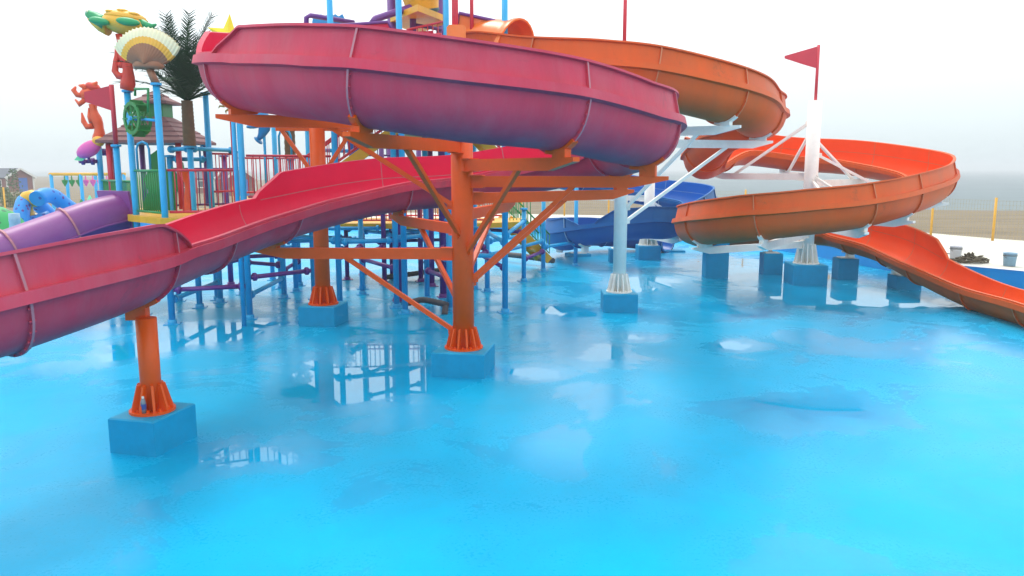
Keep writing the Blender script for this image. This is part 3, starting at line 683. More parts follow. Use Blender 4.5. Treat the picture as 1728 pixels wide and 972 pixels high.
def post(P, ztop, m="steel_blue", rad=PR, foot=True, z0=0.0):
    g = MB(); g.tube([(P[0], P[1], z0), (P[0], P[1], ztop)], rad, 14)
    o = g.build("post", m, PS)
    if foot and z0 == 0:
        g = MB(); g.box((P[0], P[1], 0.008), (0.34, 0.34, 0.016), R(15)); g.lathe((P[0], P[1], 0.016), [(rad + 0.03, 0), (rad + 0.03, 0.08), (rad, 0.085)], 14); g.build("foot_plate", m, o)
    g = MB()                                                  # cap flange
    g.lathe((P[0], P[1], ztop), [(rad + 0.045, -0.05), (rad + 0.045, 0.0), (0.0, 0.012)], 14, smooth=False); g.build("post_cap", m, o)
    return Vector((P[0], P[1], 0))
def pp(px, py, Y): p = at(px, py, Y); return Vector((p.x, p.y, 0))
def ztop(py, Y): return at(864, py, Y).z
def pipe(a, b, z, m, rad=0.055, z2=None, clamp=True):
    A = Vector((a[0], a[1], z)); B = Vector((b[0], b[1], z if z2 is None else z2)); d = (B - A).normalized(); g = MB()
    g.tube([A + d * PR, B - d * PR], rad, 10); o = g.build("cross_pipe", m, PS)
    if clamp:
        for P, s in ((A, 1), (B, -1)):
            g = MB(); q = P + d * s * (PR + 0.10); g.tube([q - d * 0.05, q - d * 0.03, q + d * 0.03, q + d * 0.05], [rad + 0.01, rad + 0.045, rad + 0.045, rad + 0.01], 10); g.build("pipe_clamp", "steel_blue" if m != "steel_purple" else "steel_purple", o)
    return o
def railing(a, b, z0, z1, m, gap=0.13, dz=0.0, inset=0.1):
    A = Vector((a[0], a[1], 0)); B = Vector((b[0], b[1], 0)); d = B - A; L = d.length; d.normalize(); A = A + d * inset; B = B - d * inset; L -= 2 * inset; g = MB()
    for z in (z0, z1): g.tube([A + Vector((0, 0, z)), B + Vector((0, 0, z + dz))], 0.028, 8)
    o = g.build("railing", m, PS); n = max(2, round(L / gap)); me = unit_cyl(m, 0.013, z1 - z0)
    for k in range(1, n):
        t = k / n; p = A.lerp(B, t); inst("baluster", me, o, (p.x, p.y, z0 + dz * t))
    return o
def deck(pts, z, m="deck_yellow", t=0.14):
    g = MB(); g.plate([(p[0], p[1], z - t / 2) for p in pts], t, (0, 0, 1)); o = g.build("deck_panel", m, PS); return o
def stairs(a, b, z0, z1, width, n, m="deck_yellow", rail="steel_red", railh=0.9):
    """straight flight from a (low) to b (high)"""
    A = Vector((a[0], a[1], z0)); B = Vector((b[0], b[1], z1)); h = Vector((B.x - A.x, B.y - A.y, 0)).normalized(); s = Vector((-h.y, h.x, 0)) * width / 2
    g0 = MB()
    o = None
    for k in (-1, 1):
        g = MB(); g.bar(A + s * k, B + s * k, 0.06, 0.26); o = g.build("stair_stringer", m, PS)
        g = MB(); g.tube([A + s * k + Vector((0, 0, railh)), B + s * k + Vector((0, 0, railh))], 0.028, 8)
        g.tube([A + s * k + Vector((0, 0, 0.25)), B + s * k + Vector((0, 0, 0.25))], 0.02, 8); r = g.build("railing", rail, PS)
        me = unit_cyl(rail, 0.013, railh - 0.25); q = max(3, int((B - A).length / 0.16))
        for j in range(q + 1): p = A.lerp(B, j / q) + s * k + Vector((0, 0, 0.25)); inst("baluster", me, r, p)
    for k in range(n):
        p = A.lerp(B, (k + 0.5) / n); g = MB(); g.box((p.x, p.y, p.z + 0.04), (0.28, width - 0.06, 0.05), math.atan2(h.y, h.x)); g.build("step", m, PS)

# --- posts (foot or a visible point on the post, distance, top)
Pa = post(pp(280, 385, 17.3), ztop(140, 17.3)); Pb = post(pp(232, 390, 18.4), ztop(152, 18.4)); Pc = post(pp(207, 390, 18.9), ztop(244, 18.9)); Pd = post(pp(172, 318, 21.0), ztop(239, 21.0))
Pe = post(pp(412, 350, 17.9), ztop(190, 17.9)); Pf = post(pp(321, 260, 19.4), ztop(246, 19.4)); Pg = post(pp(352, 250, 20.6), ztop(156, 20.6)); Ph = post(pp(464, 260, 22.6), ztop(205, 22.6))
Ph2 = post(pp(521, 270, 20.8), ztop(212, 20.8)); Pi = post(pp(566, 290, 18.9), 8.6); Pj = post(pp(679, 300, 18.6), 8.6); Pk = post(pp(756, 300, 19.3), 8.6); Pl = post(pp(852, 250, 18.7), 8.6)
Pn = post(pp(668, 450, 19.4), 4.5); Po = post(pp(720, 450, 20.6), 4.4); Pp = post(pp(917, 400, 26.4), 2.95); Pq = post(pp(972, 380, 28.0), 3.0)
Pr = post(pp(479, 480, 20.9), 2.3); Ps = post(pp(370, 470, 20.2), 2.3); Pt = post(pp(412, 440, 21.6), 2.3); Pu = post(pp(459, 440, 24.4), 2.0, rad=0.07); Pv = post(pp(504, 440, 23.2), 2.3, rad=0.07)
Pw = post(pp(285, 250, 20.4), ztop(262, 20.4)); Px = post(pp(396, 250, 21.5), ztop(255, 21.5)); Py = post(pp(605, 260, 22.5), ztop(235, 22.5)); Pz = post(pp(800, 280, 22.5), ztop(235, 22.5))
Q1 = post(pp(585, 430, 24.4), 2.4, "steel_purple", 0.07); Q2 = post(pp(613, 430, 25.6), 4.4, "steel_purple", 0.07); Q3 = post(pp(648, 430, 23.4), 4.4, "steel_purple", 0.075); Q4 = post(pp(661, 430, 24.8), 4.4, "steel_purple", 0.075)
Q5 = post(pp(707, 280, 24.0), 4.5, "steel_purple", 0.08); Q6 = post(pp(726, 280, 23.0), 4.5, "steel_purple", 0.08); Q7 = post(pp(662, 20, 20.4), 8.6, "steel_purple", 0.13); Q8 = post(pp(742, 20, 21.0), 8.6, "steel_purple", 0.1)
Q9 = post(pp(190, 300, 21.5), ztop(237, 21.5), "steel_purple", 0.095); Q10 = post(pp(380, 300, 23.2), ztop(262, 23.2), "steel_purple", 0.08)
S1 = post(pp(760, 500, 18.9), 2.3, rad=0.08); S2 = post(pp(610, 430, 21.5), 2.2); S3 = post(pp(822, 420, 22.0), 2.4); S4 = post(pp(884, 420, 24.0), 2.3, rad=0.07); S5 = post(pp(793, 400, 25.5), 3.6, rad=0.08)
# --- decks
DZ = 2.42
deck([Pb + Vector((-0.1, -0.2, 0)), Pa + Vector((0, -0.25, 0)), Pe + Vector((0.1, -0.2, 0)), Px + Vector((0.4, 0, 0)), Pd + Vector((0.3, 0.5, 0))], DZ)
deck([Pe + Vector((0.0, 0.25, 0)), pp(520, 340, 18.6), Ph2, Ph, Px], 2.74, t=0.18)
deck([pp(540, 370, 23.4), pp(790, 380, 23.4), pp(880, 380, 24.2), pp(890, 370, 26.2), pp(550, 370, 26.2)], 1.86, t=0.16)
deck([Pj + Vector((0.1, 0.4, 0)), Pk + Vector((0.0, 0.2, 0)), Pl + Vector((-0.2, 0.6, 0)), pp(800, 200, 23.2), pp(660, 200, 23.2)], 4.62, t=0.24)
deck([pp(705, 28, 18.9), pp(757, 45, 20.4), pp(705, 28, 22.0), pp(655, 45, 20.4)], 7.32, t=0.15)
deck([Pi + Vector((-0.3, 0.2, 0)), Pj + Vector((-0.15, 0.3, 0)), pp(660, 60, 21.6), pp(560, 60, 21.6)], 5.4, t=0.2)
for q in (-0.6, 0.3):                                        # yellow struts under the low deck
    p = Pb + Vector((0.9 + q, 0.3, 0)); g = MB(); g.tube([(p.x, p.y, 1.6), (p.x + 0.35, p.y + 0.1, DZ - 0.12)], 0.06, 8); g.build("deck_strut", "deck_yellow", PS)
# --- railings
railing(Pb, Pa, 2.52, 3.46, "steel_green", 0.12); railing(Pa, Pe, 2.54, 3.47, "steel_red", 0.15); railing(Pe, Pi, 2.86, 3.80, "steel_red", 0.15)
railing(Pd, Pb, 1.4, 3.2, "steel_green", 0.12); railing(Pw, Px, 2.55, 3.5, "steel_purple", 0.15); railing(Px, Ph, 2.85, 3.8, "steel_red", 0.15); railing(Ph, Ph2, 2.85, 3.8, "steel_red", 0.15); railing(Pg, Px, 2.9, 3.9, "steel_red", 0.14)
railing(pp(545, 360, 23.5), pp(840, 360, 23.8), 1.95, 2.65, "steel_red", 0.15); railing(pp(560, 360, 26.0), pp(850, 360, 26.0), 1.95, 2.65, "steel_red", 0.15)
railing(Pk, Pl, 4.8, 5.5, "steel_red", 0.13); railing(pp(800, 245, 23.2), pp(905, 245, 23.4), 3.55, 4.55, "steel_red", 0.13, dz=-0.2); railing(Pj + Vector((0, 0.6, 0)), Pk + Vector((0, 0.3, 0)), 6.2, 6.8, "steel_red", 0.13, dz=0.25)
railing(pp(600, 225, 23.5), pp(665, 225, 23.5), 3.9, 4.7, "steel_purple", 0.13)
stairs(pp(520, 310, 20.0), pp(668, 230, 20.4), 2.9, 4.5, 0.9, 8); stairs(pp(905, 300, 21.4), pp(792, 230, 21.0), 2.75, 4.5, 0.9, 8)
stairs(pp(918, 400, 27.0), pp(850, 360, 26.3), 0.35, 1.85, 0.8, 8, "steel_yellow", "steel_green"); railing(pp(838, 350, 24.6), pp(905, 350, 25.4), 1.75, 2.75, "steel_green", 0.13); railing(Pc, Pd, 1.2, 2.2, "steel_green", 0.12)
# --- cross pipes low down
B_, P_ = "steel_blue", "steel_purple"
for a, b, z, m in [(Pa, Pe, 0.78, P_), (Pe, pp(528, 467, 19.2), 0.98, P_), (Ps, Pr, 1.18, P_), (Ps, Pv, 1.55, B_), (Pt, Pv, 1.80, B_), (Pr, S2, 1.55, B_), (Pv, Q3, 1.72, B_), (Pi, Pn, 1.72, B_), (Pi, S2, 1.35, P_), (Q1, Q3, 1.3, P_),
                   (Pn, Po, 1.75, B_), (Pn, Pk, 1.5, P_), (Q3, Q5, 1.5, B_), (Po, S3, 1.3, P_), (S1, S3, 1.15, P_), (Q5, S5, 1.6, B_), (S3, Pp, 1.05, B_), (Pl, S3, 1.72, B_), (Pl, S4, 1.9, B_), (S4, Pp, 0.7, P_), (Pp, Pq, 0.85, B_), (Q4, S5, 1.2, P_),
                   (Pt, Ps, 1.0, P_), (Pa, Ps, 0.55, B_), (Ps, Pu, 1.35, B_), (Pu, Q1, 1.35, B_), (Pv, Q1, 1.0, B_), (Pr, Pi, 1.75, B_), (Pr, Pv, 0.75, P_), (Pe, Pr, 0.55, B_), (S2, Q3, 1.15, P_), (S2, Pn, 1.0, P_), (Q1, Q2, 1.6, B_), (Q2, Q4, 1.45, B_), (Q3, Q4, 0.9, P_), (Q4, Q6, 1.6, B_), (Po, Q6, 1.0, P_), (Pk, Po, 1.25, B_), (S1, Po, 0.8, P_), (Pl, S1, 1.4, B_), (Pl, Pz, 1.1, P_), (Pz, S5, 1.3, B_), (S5, S4, 1.55, P_), (S3, S4, 1.45, B_), (Ph, Pv, 1.2, B_), (Px, Pt, 1.5, B_), (Q5, S3, 1.8, B_), (Pi, Ph2, 2.55, B_), (Py, Q3, 2.6, B_), (Ph2, Py, 4.0, B_), (Pr, Pt, 0.9, P_), (Q6, Q8, 3.3, B_), (Py, Q5, 3.3, P_), (Q3, Pz, 3.35, P_), (Py, Pz, 4.15, P_), (Pw, Pg, 3.75, B_), (Pf, Px, 4.0, B_), (Pw, Pf, 4.0, B_), (Pd, Q9, 3.95, P_), (Pd, pp(128, 270, 20.6), 3.7, P_), (Pk, Q8, 6.75, P_)]:
    pipe(a, b, z, m)
# pipe work at the top of the tower
def bent(pts, m, rad=0.07, name="pipe_frame"):
    g = MB(); g.tube(pts, rad, 10); return g.build(name, m, PS)
A = lambda px, py, Y: at(px, py, Y)
bent([A(517, 48, 19), A(517, 30, 19), A(523, 26, 19), A(597, 38, 19.8)], P_, 0.06); bent([A(628, 40, 19), A(633, 32, 19.1), A(692, 13, 19.8), A(697, 18, 19.9), A(697, 60, 19.9)], P_, 0.085)
bent([A(700, 42, 19.9), A(745, 50, 20.0)], P_, 0.045); bent([A(745, 58, 18.7), A(680, 62, 18.9)], "steel_red", 0.035)
# ruffled blue panel beside the upper bend
g = MB(); q = [A(530, 26, 19.6)]; out = []
for k in range(9): out.append(A(530 + k * 6, 24 + (4 if k % 2 else 0), 19.8))
out += [A(583, 34, 19.8), A(586, 46, 19.8), A(530, 46, 19.8), A(527, 38, 19.8)]
g.plate(out, 0.06, (0, 1, 0)); g.build("wave_panel", "dolphin_blue", PS)
# pink entry panel with purple rim, orange entry panel
g = MB(); E = [A(570, 52, 19.0), A(574, 43, 19.0), A(654, 38, 19.0), A(662, 52, 19.0)]; g.plate(E, 0.05, (0, 1, 0)); ep = g.build("entry_panel", "pink_in", PS)
g = MB(); g.tube([A(570, 52, 18.95), A(574, 42, 18.95), A(654, 37, 18.95), A(662, 52, 18.95)], 0.035, 8); g.build("rim", P_, ep)
g = MB(); E = [A(754, 66, 18.2), A(754, 46, 18.2), A(758, 42, 18.2), A(782, 42, 18.2), A(786, 46, 18.2), A(786, 68, 18.2)]; g.plate(E, 0.06, (0, 1, 0)); g.build("entry_panel", "orange_fresh", PS)
g = MB(); g.plate([A(772, 66, 19.0), A(774, 23, 19.0), A(836, 36, 18.9), A(842, 66, 18.9)], 0.05, (0, 1, 0)); ep = g.build("entry_panel", "orange_fresh", PS)
g = MB(); g.tube([A(772, 40, 18.95), A(775, 22, 18.95), A(835, 35, 18.85), A(842, 44, 18.85)], 0.04, 8); g.build("rim", P_, ep)
rp = pp(768, 40, 18.3); post(rp, 8.6, "steel_red", 0.075, False, 5.8); rp = pp(796, 20, 18.9); post(rp, 8.6, "flag_red", 0.045, False, 6.2)
# coloured panels standing on the low deck
g = MB(); c = Vector(A(272, 300, 20.2)); pts = []
for (x, y) in [(-20, 62), (-26, 40), (-16, 20), (-24, -2), (-12, -22), (-14, -42), (0, -52), (10, -40), (12, -16), (22, -24), (30, -8), (40, -30), (46, 0), (30, 20), (30, 62)]: pts.append(A(268 + x, 304 + y, 20.4))
g.plate(pts, 0.10, (0, 1, 0)); g.build("cactus_panel", "panel_green", PS)
g = MB(); cc = A(317, 318, 19.8); g.lathe((cc.x, cc.y, 2.45), [(0.16, 0), (0.07, 0.55), (0.08, 0.7), (0.22, 1.02), (0.24, 1.05), (0.20, 1.05), (0.06, 0.7)], 14); g.build("water_funnel", "coral_orange", PS)
g = MB(); g.plate([A(x, y, 21.8) for x, y in ((585, 232), (590, 210), (600, 203), (612, 206), (618, 225), (612, 262), (590, 266))], 0.08, (0, 1, 0)); g.build("rock_panel", "panel_blue", PS)
for k, (px, py, Y) in enumerate([(233, 268, 20), (339, 268, 22), (472, 245, 21)]):     # blue grab hoops
    b = A(px, py + 20, Y); g = MB(); w = 0.32
    g.tube([b, b + Vector((0, 0, 0.55)), b + Vector((0.05, 0, 0.68)), b + Vector((w / 2, 0, 0.73)), b + Vector((w - 0.05, 0, 0.68)), b + Vector((w, 0, 0.55)), b + Vector((w, 0, 0))], 0.03, 8); g.build("grab_hoop", B_, PS)
for (px, py) in ((415, 262), (405, 268)): pass
# --- tipping bucket
bk = A(712, 8, 20.2); tb = thing("tipping_bucket", (bk.x, bk.y, bk.z), "big yellow tipping bucket with dark base hung at the top of the play tower", "bucket")
Q = Matrix.Rotation(R(-8), 3, 'Y') @ Matrix.Rotation(R(12), 3, 'X')
g = MB(); g.lathe(bk, [(0.40, -0.14), (0.47, 0.25), (0.54, 0.75), (0.57, 0.78), (0.54, 0.80), (0.48, 0.75), (0.38, -0.05)], 24, 0, Q); g.build("bucket_body", "turtle_yellow", tb)
g = MB(); g.lathe(bk, [(0.415, -0.12), (0.415, -0.17), (0.36, -0.22), (0.0, -0.23)], 24, 0, Q); g.build("bucket_base", "bucket_dark", tb)
g = MB(); g.tube([bk + Vector((-1.0, 0, 0.45)), bk + Vector((1.0, 0, 0.45))], 0.05, 8); g.build("axle", P_, tb)

# ================================================================ TIERED ROOF HUT
hc = A(268, 240, 21.2); hx, hy = hc.x, hc.y
hut = thing("shelter_roof", (hx, hy, 2.5), "two tiered brown shingle roof with green lantern over the play deck", "roof")
def tier_roof(z0, z1, w0, w1, n):
    for k in range(n):                                        # overlapping courses
        a, b = k / n, (k + 1) / n; wa = w0 + (w1 - w0) * a; wb = w0 + (w1 - w0) * b - 0.10; za = z0 + (z1 - z0) * a; zb = z0 + (z1 - z0) * b; vs = []
        for (w, z) in ((wa, za - 0.07), (wa, za), (wb, zb)): vs += [(hx + sx * w / 2, hy + sy * w / 2, z) for sx, sy in ((-1, -1), (1, -1), (1, 1), (-1, 1))]
        g = MB(); g.add(vs, [(q * 4 + i, q * 4 + (i + 1) % 4, q * 4 + 4 + (i + 1) % 4, q * 4 + 4 + i) for q in range(2) for i in range(4)] + [(3, 2, 1, 0), (8, 9, 10, 11)]); g.build("roof_course", "roof_brown", hut)
ze = ztop(236, 20.0); zr = ztop(197, 21.0); tier_roof(ze, zr, 2.25, 0.72, 5)
zc = ztop(172, 21.2); g = MB(); g.box((hx, hy, (zr + zc) / 2), (0.6, 0.6, zc - zr + 0.1)); g.build("lantern", "panel_green", hut); tier_roof(zc, ztop(152, 21.2), 0.95, 0.06, 2)
for sx in (-1, 1):
    for sy in (-1, 1):
        g = MB(); g.tube([(hx + sx * 0.9, hy + sy * 0.9, 2.45), (hx + sx * 0.9, hy + sy * 0.9, ze - 0.02)], 0.075, 10); g.build("roof_post", "steel_red" if sy < 0 else P_, hut)

# ================================================================ PURPLE TUBE SLIDE
TP = [A(198, 362, 18.9), A(160, 372, 18.4), A(90, 398, 17.7), A(20, 424, 17.0), A(-70, 455, 16.2), A(-200, 500, 15.2)]
pt_ = thing("tube_slide", (TP[3].x, TP[3].y, 0), "purple enclosed tube slide leaving the blue posts beside the shelter", "tube slide")
smp, L = catmull([list(p) for p in TP], 0.15); PTS = [Vector(p) for p in smp]; n = 24; rT = 0.50
def tframe(i):
    t = (PTS[min(i + 1, len(PTS) - 1)] - PTS[max(i - 1, 0)]).normalized(); r = t.cross(Vector((0, 0, 1))).normalized(); return PTS[i], t, r, r.cross(t)
cuts = [0, len(PTS) // 4, len(PTS) // 2, 3 * len(PTS) // 4, len(PTS) - 1]
for a, b in zip(cuts, cuts[1:]):
    for (lo, hi, m) in ((-12, 192, "purple_fr"), (192, 348, "purple_dark_fr")):
        g = MB(); vs = []; k0 = 13
        for i in range(a, b + 1):
            c, t, r, u = tframe(i)
            for k in range(k0): th = R(lo + (hi - lo) * k / (k0 - 1)); vs.append(c + (r * math.cos(th) + u * math.sin(th)) * rT)
        g.add(vs, [(j * k0 + k, (j + 1) * k0 + k, (j + 1) * k0 + k + 1, j * k0 + k + 1) for j in range(b - a) for k in range(k0 - 1)], 0, True)
        g.build("tube_half", m, pt_)
    for th0 in (-12, 192):
        g = MB(); vs = []
        for i in range(a, b + 1):
            c, t, r, u = tframe(i); th = R(th0); e = r * math.cos(th) + u * math.sin(th); vs += [c + e * (rT - 0.01) + u * 0.012, c + e * (rT + 0.05) + u * 0.012, c + e * (rT + 0.05) - u * 0.012, c + e * (rT - 0.01) - u * 0.012]
        g.add(vs, [(4 * j + q, 4 * j + 4 + q, 4 * j + 4 + (q + 1) % 4, 4 * j + (q + 1) % 4) for j in range(b - a) for q in range(4)]); g.build("seam_flange", "purple_fr", pt_)
for i in cuts[1:]:
    c, t, r, u = tframe(i); g = MB(); vs = []
    for k in range(n):
        th = 2 * math.pi * k / n; e = r * math.cos(th) + u * math.sin(th); vs += [c + e * (rT - 0.005) - t * 0.02, c + e * (rT + 0.05) - t * 0.02, c + e * (rT + 0.05) + t * 0.02, c + e * (rT - 0.005) + t * 0.02]
    g.add(vs, [(4 * k + q, 4 * ((k + 1) % n) + q, 4 * ((k + 1) % n) + (q + 1) % 4, 4 * k + (q + 1) % 4) for k in range(n) for q in range(4)]); g.build("joint_ring", "pink_pale", pt_)
c, t, r, u = tframe(0); g = MB(); g.box(c - t * 0.02, (0.06, 1.16, 1.16), M=Matrix((t, r, u)).transposed()); g.build("end_panel", "purple_fr", pt_)

# ================================================================ ORNAMENTS ON THE POSTS
def ell(g, c, r, M=None, n=14, m=8, mi=0):
    c = Vector(c); Q = M if M is not None else Matrix.Identity(3); vs = []; fs = []
    for i in range(m + 1):
        ph = math.pi * i / m
        for k in range(n): th = 2 * math.pi * k / n; vs.append(c + Q @ Vector((r[0] * math.sin(ph) * math.cos(th), r[1] * math.sin(ph) * math.sin(th), r[2] * math.cos(ph))))
    for i in range(m):
        for k in range(n): fs.append((i * n + k, (i + 1) * n + k, (i + 1) * n + (k + 1) % n, i * n + (k + 1) % n))
    g.add(vs, fs, mi, True); return g
RY = lambda d: Matrix.Rotation(R(d), 3, 'Y')
RX = lambda d: Matrix.Rotation(R(d), 3, 'X')
RZ3 = lambda d: Matrix.Rotation(R(d), 3, 'Z')

def coral(name, P, z0, z1, Y, branches, label, m, cat="coral"):
    t = thing(name, (P.x, P.y, z0), label, cat)
    g = MB(); n = 9; pts = []; rs = []
    for k in range(n):
        f = k / (n - 1); pts.append((P.x + 0.06 * math.sin(f * 5), P.y, z0 + (z1 - z0) * f)); rs.append(0.15 - 0.05 * f + 0.02 * math.sin(f * 13))
    g.tube(pts, rs, 12); g.build("stem", m, t)
    for br in branches:
        g = MB(); q = [A(x, y, Y) for x, y in br]; k = len(q); g.tube(q, [0.09 - 0.035 * i / (k - 1) for i in range(k - 1)] + [0.02], 10); g.build("branch", m, t)
    return t
# turtle
z0 = ztop(152, 18.4)
coral("coral_ornament", Pb, z0, ztop(58, 18.4), 18.4, [[(212, 130), (200, 128), (194, 120), (196, 104), (198, 92), (195, 78)], [(208, 108), (202, 110), (196, 108)]], "red branching coral stem carrying the turtle figure", "coral_red")
tc_ = A(206, 38, 18.4); tt = thing("turtle_figure", (tc_.x, tc_.y, tc_.z - 0.25), "yellow and green sea turtle figure with raised head on a red coral stem", "turtle figure")
g = MB(); ell(g, tc_ + Vector((0.08, 0, -0.03)), (0.54, 0.36, 0.25), RY(8), 20, 12); g.build("body", "turtle_yellow", tt)
g = MB(); ell(g, tc_ + Vector((0.10, 0, 0.12)), (0.46, 0.31, 0.14), RY(8), 20, 10); sh_ = g.build("carapace", "shell_yellow", tt)
g = MB(); g.lathe(tc_ + Vector((0.10, 0, 0.10)), [(0.98, -0.02), (1.02, 0.0), (0.98, 0.02)], 28, 0, RY(8) @ Matrix.Diagonal((0.48, 0.33, 1))); g.build("carapace_rim", "turtle_yellow", sh_)
for (dx, dz) in ((-0.16, 0.21), (0.10, 0.23), (0.34, 0.16)):
    g = MB(); ell(g, tc_ + Vector((dx, -0.12, dz)), (0.14, 0.14, 0.05), RY(8), 10, 6); g.build("scute", "turtle_yellow", sh_)
g = MB(); g.tube([A(182, 42, 18.4), A(168, 36, 18.4), A(158, 28, 18.4), A(150, 24, 18.4), A(145, 24, 18.4)], [0.22, 0.17, 0.13, 0.10, 0.05], 12); hd = g.build("head", "turtle_green", tt)
g = MB(); g.tube([A(184, 47, 18.38), A(170, 43, 18.38), A(158, 36, 18.38), A(150, 30, 18.38)], [0.19, 0.14, 0.09, 0.05], 10); g.build("throat", "turtle_yellow", hd)
g = MB(); e_ = A(150, 22, 18.4); ell(g, e_ + Vector((0, -0.09, 0.02)), (0.035, 0.03, 0.035), None, 8, 6); g.build("eye", "shell_white", hd)
for (x, y, a, L) in ((180, 38, 10, 0.24), (228, 39, 8, 0.28)):
    for s in (-1, 1): g = MB(); q = A(x, y, 18.4); ell(g, q + Vector((0, s * 0.34, -0.03)), (L, 0.10, 0.09), RY(a), 12, 8); g.build("flipper", "turtle_green", tt)
g = MB(); g.tube([A(236, 38, 18.3), A(250, 44, 18.3), A(258, 44, 18.3), A(264, 41, 18.3)], [0.11, 0.08, 0.055, 0.02], 10); g.build("tail", "turtle_green", tt)
# scallop shell
sc = A(251, 116, 17.3); sh = thing("scallop_shell", (sc.x, sc.y, sc.z), "cream, yellow and brown scallop shell figure on a stub atop a blue post", "shell figure")
rows = [0.03, 0.15, 0.3, 0.45, 0.56, 0.66, 0.74, 0.82, 0.9, 0.96, 1.0]; nf = 61
for (band, m) in (((0, 4), "shell_brown"), ((4, 6), "shell_yellow"), ((6, 10), "shell_white")):
    for sgn in (-1, 1):
        vs = []; rr = rows[band[0]:band[1] + 1]
        for r_ in rr:
            fm = 58 + 42 * (1 - r_)
            for k in range(nf):
                u_ = 2 * k / (nf - 1) - 1; th = R(fm) * u_; rad = (0.86 - 0.04 * abs(u_)) * r_ * (1 + 0.02 * math.cos(k * math.pi / 1.5) * r_)
                b = 0.24 * math.sqrt(max(0, 1 - (r_ * 0.98) ** 2)) * math.cos(u_ * 1.45) + 0.014 * math.cos(k * math.pi / 1.5) * min(1, r_ * 1.5) + 0.02
                vs.append(sc + Vector((rad * math.sin(th), sgn * b, 0.06 + rad * math.cos(th) * 0.93)))
        fs = [(i * nf + k, i * nf + k + 1, (i + 1) * nf + k + 1, (i + 1) * nf + k) for i in range(len(rr) - 1) for k in range(nf - 1)]
        g = MB(); g.add(vs, fs, 0, True); g.build("shell_band", m, sh)
g = MB(); g.lathe(sc, [(0.30, 0.14), (0.34, 0.05), (0.30, 0.0), (0.0, -0.01)], 20, 0, Matrix.Diagonal((1, 0.6, 1))); g.build("shell_hinge", "shell_brown", sh)
g = MB(); g.tube([(Pa.x, Pa.y, ztop(141, 17.3)), (sc.x, sc.y, sc.z + 0.03)], [0.085, 0.075], 12); g.build("stub", "shell_brown", sh)
# water wheel between the two posts
wc = A(232, 200, 17.9); ww = thing("paddle_mill", (wc.x, wc.y, wc.z), "small green paddle wheel mill fixed between two blue posts", "water wheel")
Qw = RZ3(52) @ RY(90)
for s in (-1, 1):
    g = MB(); ring = []
    for k in range(24): th = 2 * math.pi * k / 24; ring.append(th)
    vs = [wc + Qw @ Vector((rr * math.cos(th), rr * math.sin(th), s * 0.13 + zz)) for th in ring for (rr, zz) in ((0.29, -0.02), (0.37, -0.02), (0.37, 0.02), (0.29, 0.02))]
    g.add(vs, [(4 * k + q, 4 * ((k + 1) % 24) + q, 4 * ((k + 1) % 24) + (q + 1) % 4, 4 * k + (q + 1) % 4) for k in range(24) for q in range(4)], 0, False); g.build("wheel_rim", "panel_green", ww)
for k in range(8):
    th = 2 * math.pi * k / 8; d = Qw @ Vector((math.cos(th), math.sin(th), 0)); ax = Qw @ Vector((0, 0, 1)); g = MB()
    g.plate([wc + d * 0.22 - ax * 0.15, wc + d * 0.41 - ax * 0.15, wc + d * 0.41 + ax * 0.15, wc + d * 0.22 + ax * 0.15], 0.02, d.cross(ax)); g.build("paddle", "panel_green", ww)
    for s in (-1, 1): g = MB(); g.bar(wc + ax * 0.13 * s, wc + ax * 0.13 * s + d * 0.3, 0.03, 0.03); g.build("spoke", "panel_green", ww)
ax = Qw @ Vector((0, 0, 1)); g = MB(); g.tube([wc - ax * 0.2, wc + ax * 0.2], 0.05, 10); g.tube([wc, A(262, 203, 17.3)], 0.03, 8); g.build("axle", "steel_blue", ww)
g = MB(); g.tube([A(228, 162, 17.9), A(228, 150, 17.9), A(250, 150, 17.6), A(250, 190, 17.6)], 0.03, 8); g.build("spout", "steel_green", ww)
# crab on coral, pennant
z0 = ztop(240, 21.0)
coral("coral_ornament", Pd, z0, ztop(176, 21.0), 21.0, [[(158, 212), (147, 214), (141, 205), (138, 190)], [(156, 206), (152, 196), (150, 182)]], "orange branching coral stem carrying the crab figure", "coral_orange")
cb_ = A(152, 160, 21.0); cr = thing("crab_figure", (cb_.x, cb_.y, cb_.z - 0.2), "orange crab figure with curled claws on an orange coral stem", "crab figure")
g = MB(); ell(g, cb_, (0.26, 0.22, 0.2), None, 14, 8); g.build("body", "coral_orange", cr)
g = MB(); ell(g, cb_ + Vector((0.12, -0.05, 0.2)), (0.2, 0.14, 0.12), RY(20), 12, 8); g.build("shell_top", "coral_red", cr)
for pts_ in ([(144, 162), (130, 160), (124, 152), (128, 146)], [(144, 168), (134, 176), (127, 168)], [(146, 152), (140, 145), (133, 144)], [(160, 170), (170, 176), (176, 170)], [(158, 152), (160, 142), (164, 138)]):
    g = MB(); q = [A(x, y, 20.9) for x, y in pts_]; g.tube(q, [0.07] * (len(q) - 1) + [0.025], 8); g.build("claw", "coral_orange", cr)
zc_ = ztop(244, 18.9); fl2 = thing("pennant_flag", (Pc.x, Pc.y, zc_), "red pennant with cut tip on a red pole beside the crab figure", "flag")
g = MB(); g.tube([(Pc.x, Pc.y, zc_), (Pc.x, Pc.y, ztop(143, 18.9))], 0.055, 10); g.build("flag_pole", "flag_red", fl2)
zt_ = ztop(143, 18.9); g = MB(); g.plate([(Pc.x - 0.05, Pc.y, zt_ - 0.03), (Pc.x - 0.66, Pc.y, zt_ - 0.17), (Pc.x - 0.66, Pc.y, zt_ - 0.40), (Pc.x - 0.05, Pc.y, zt_ - 0.60)], 0.03, (0, 1, 0)); g.build("flag_sheet", "flag_red", fl2)
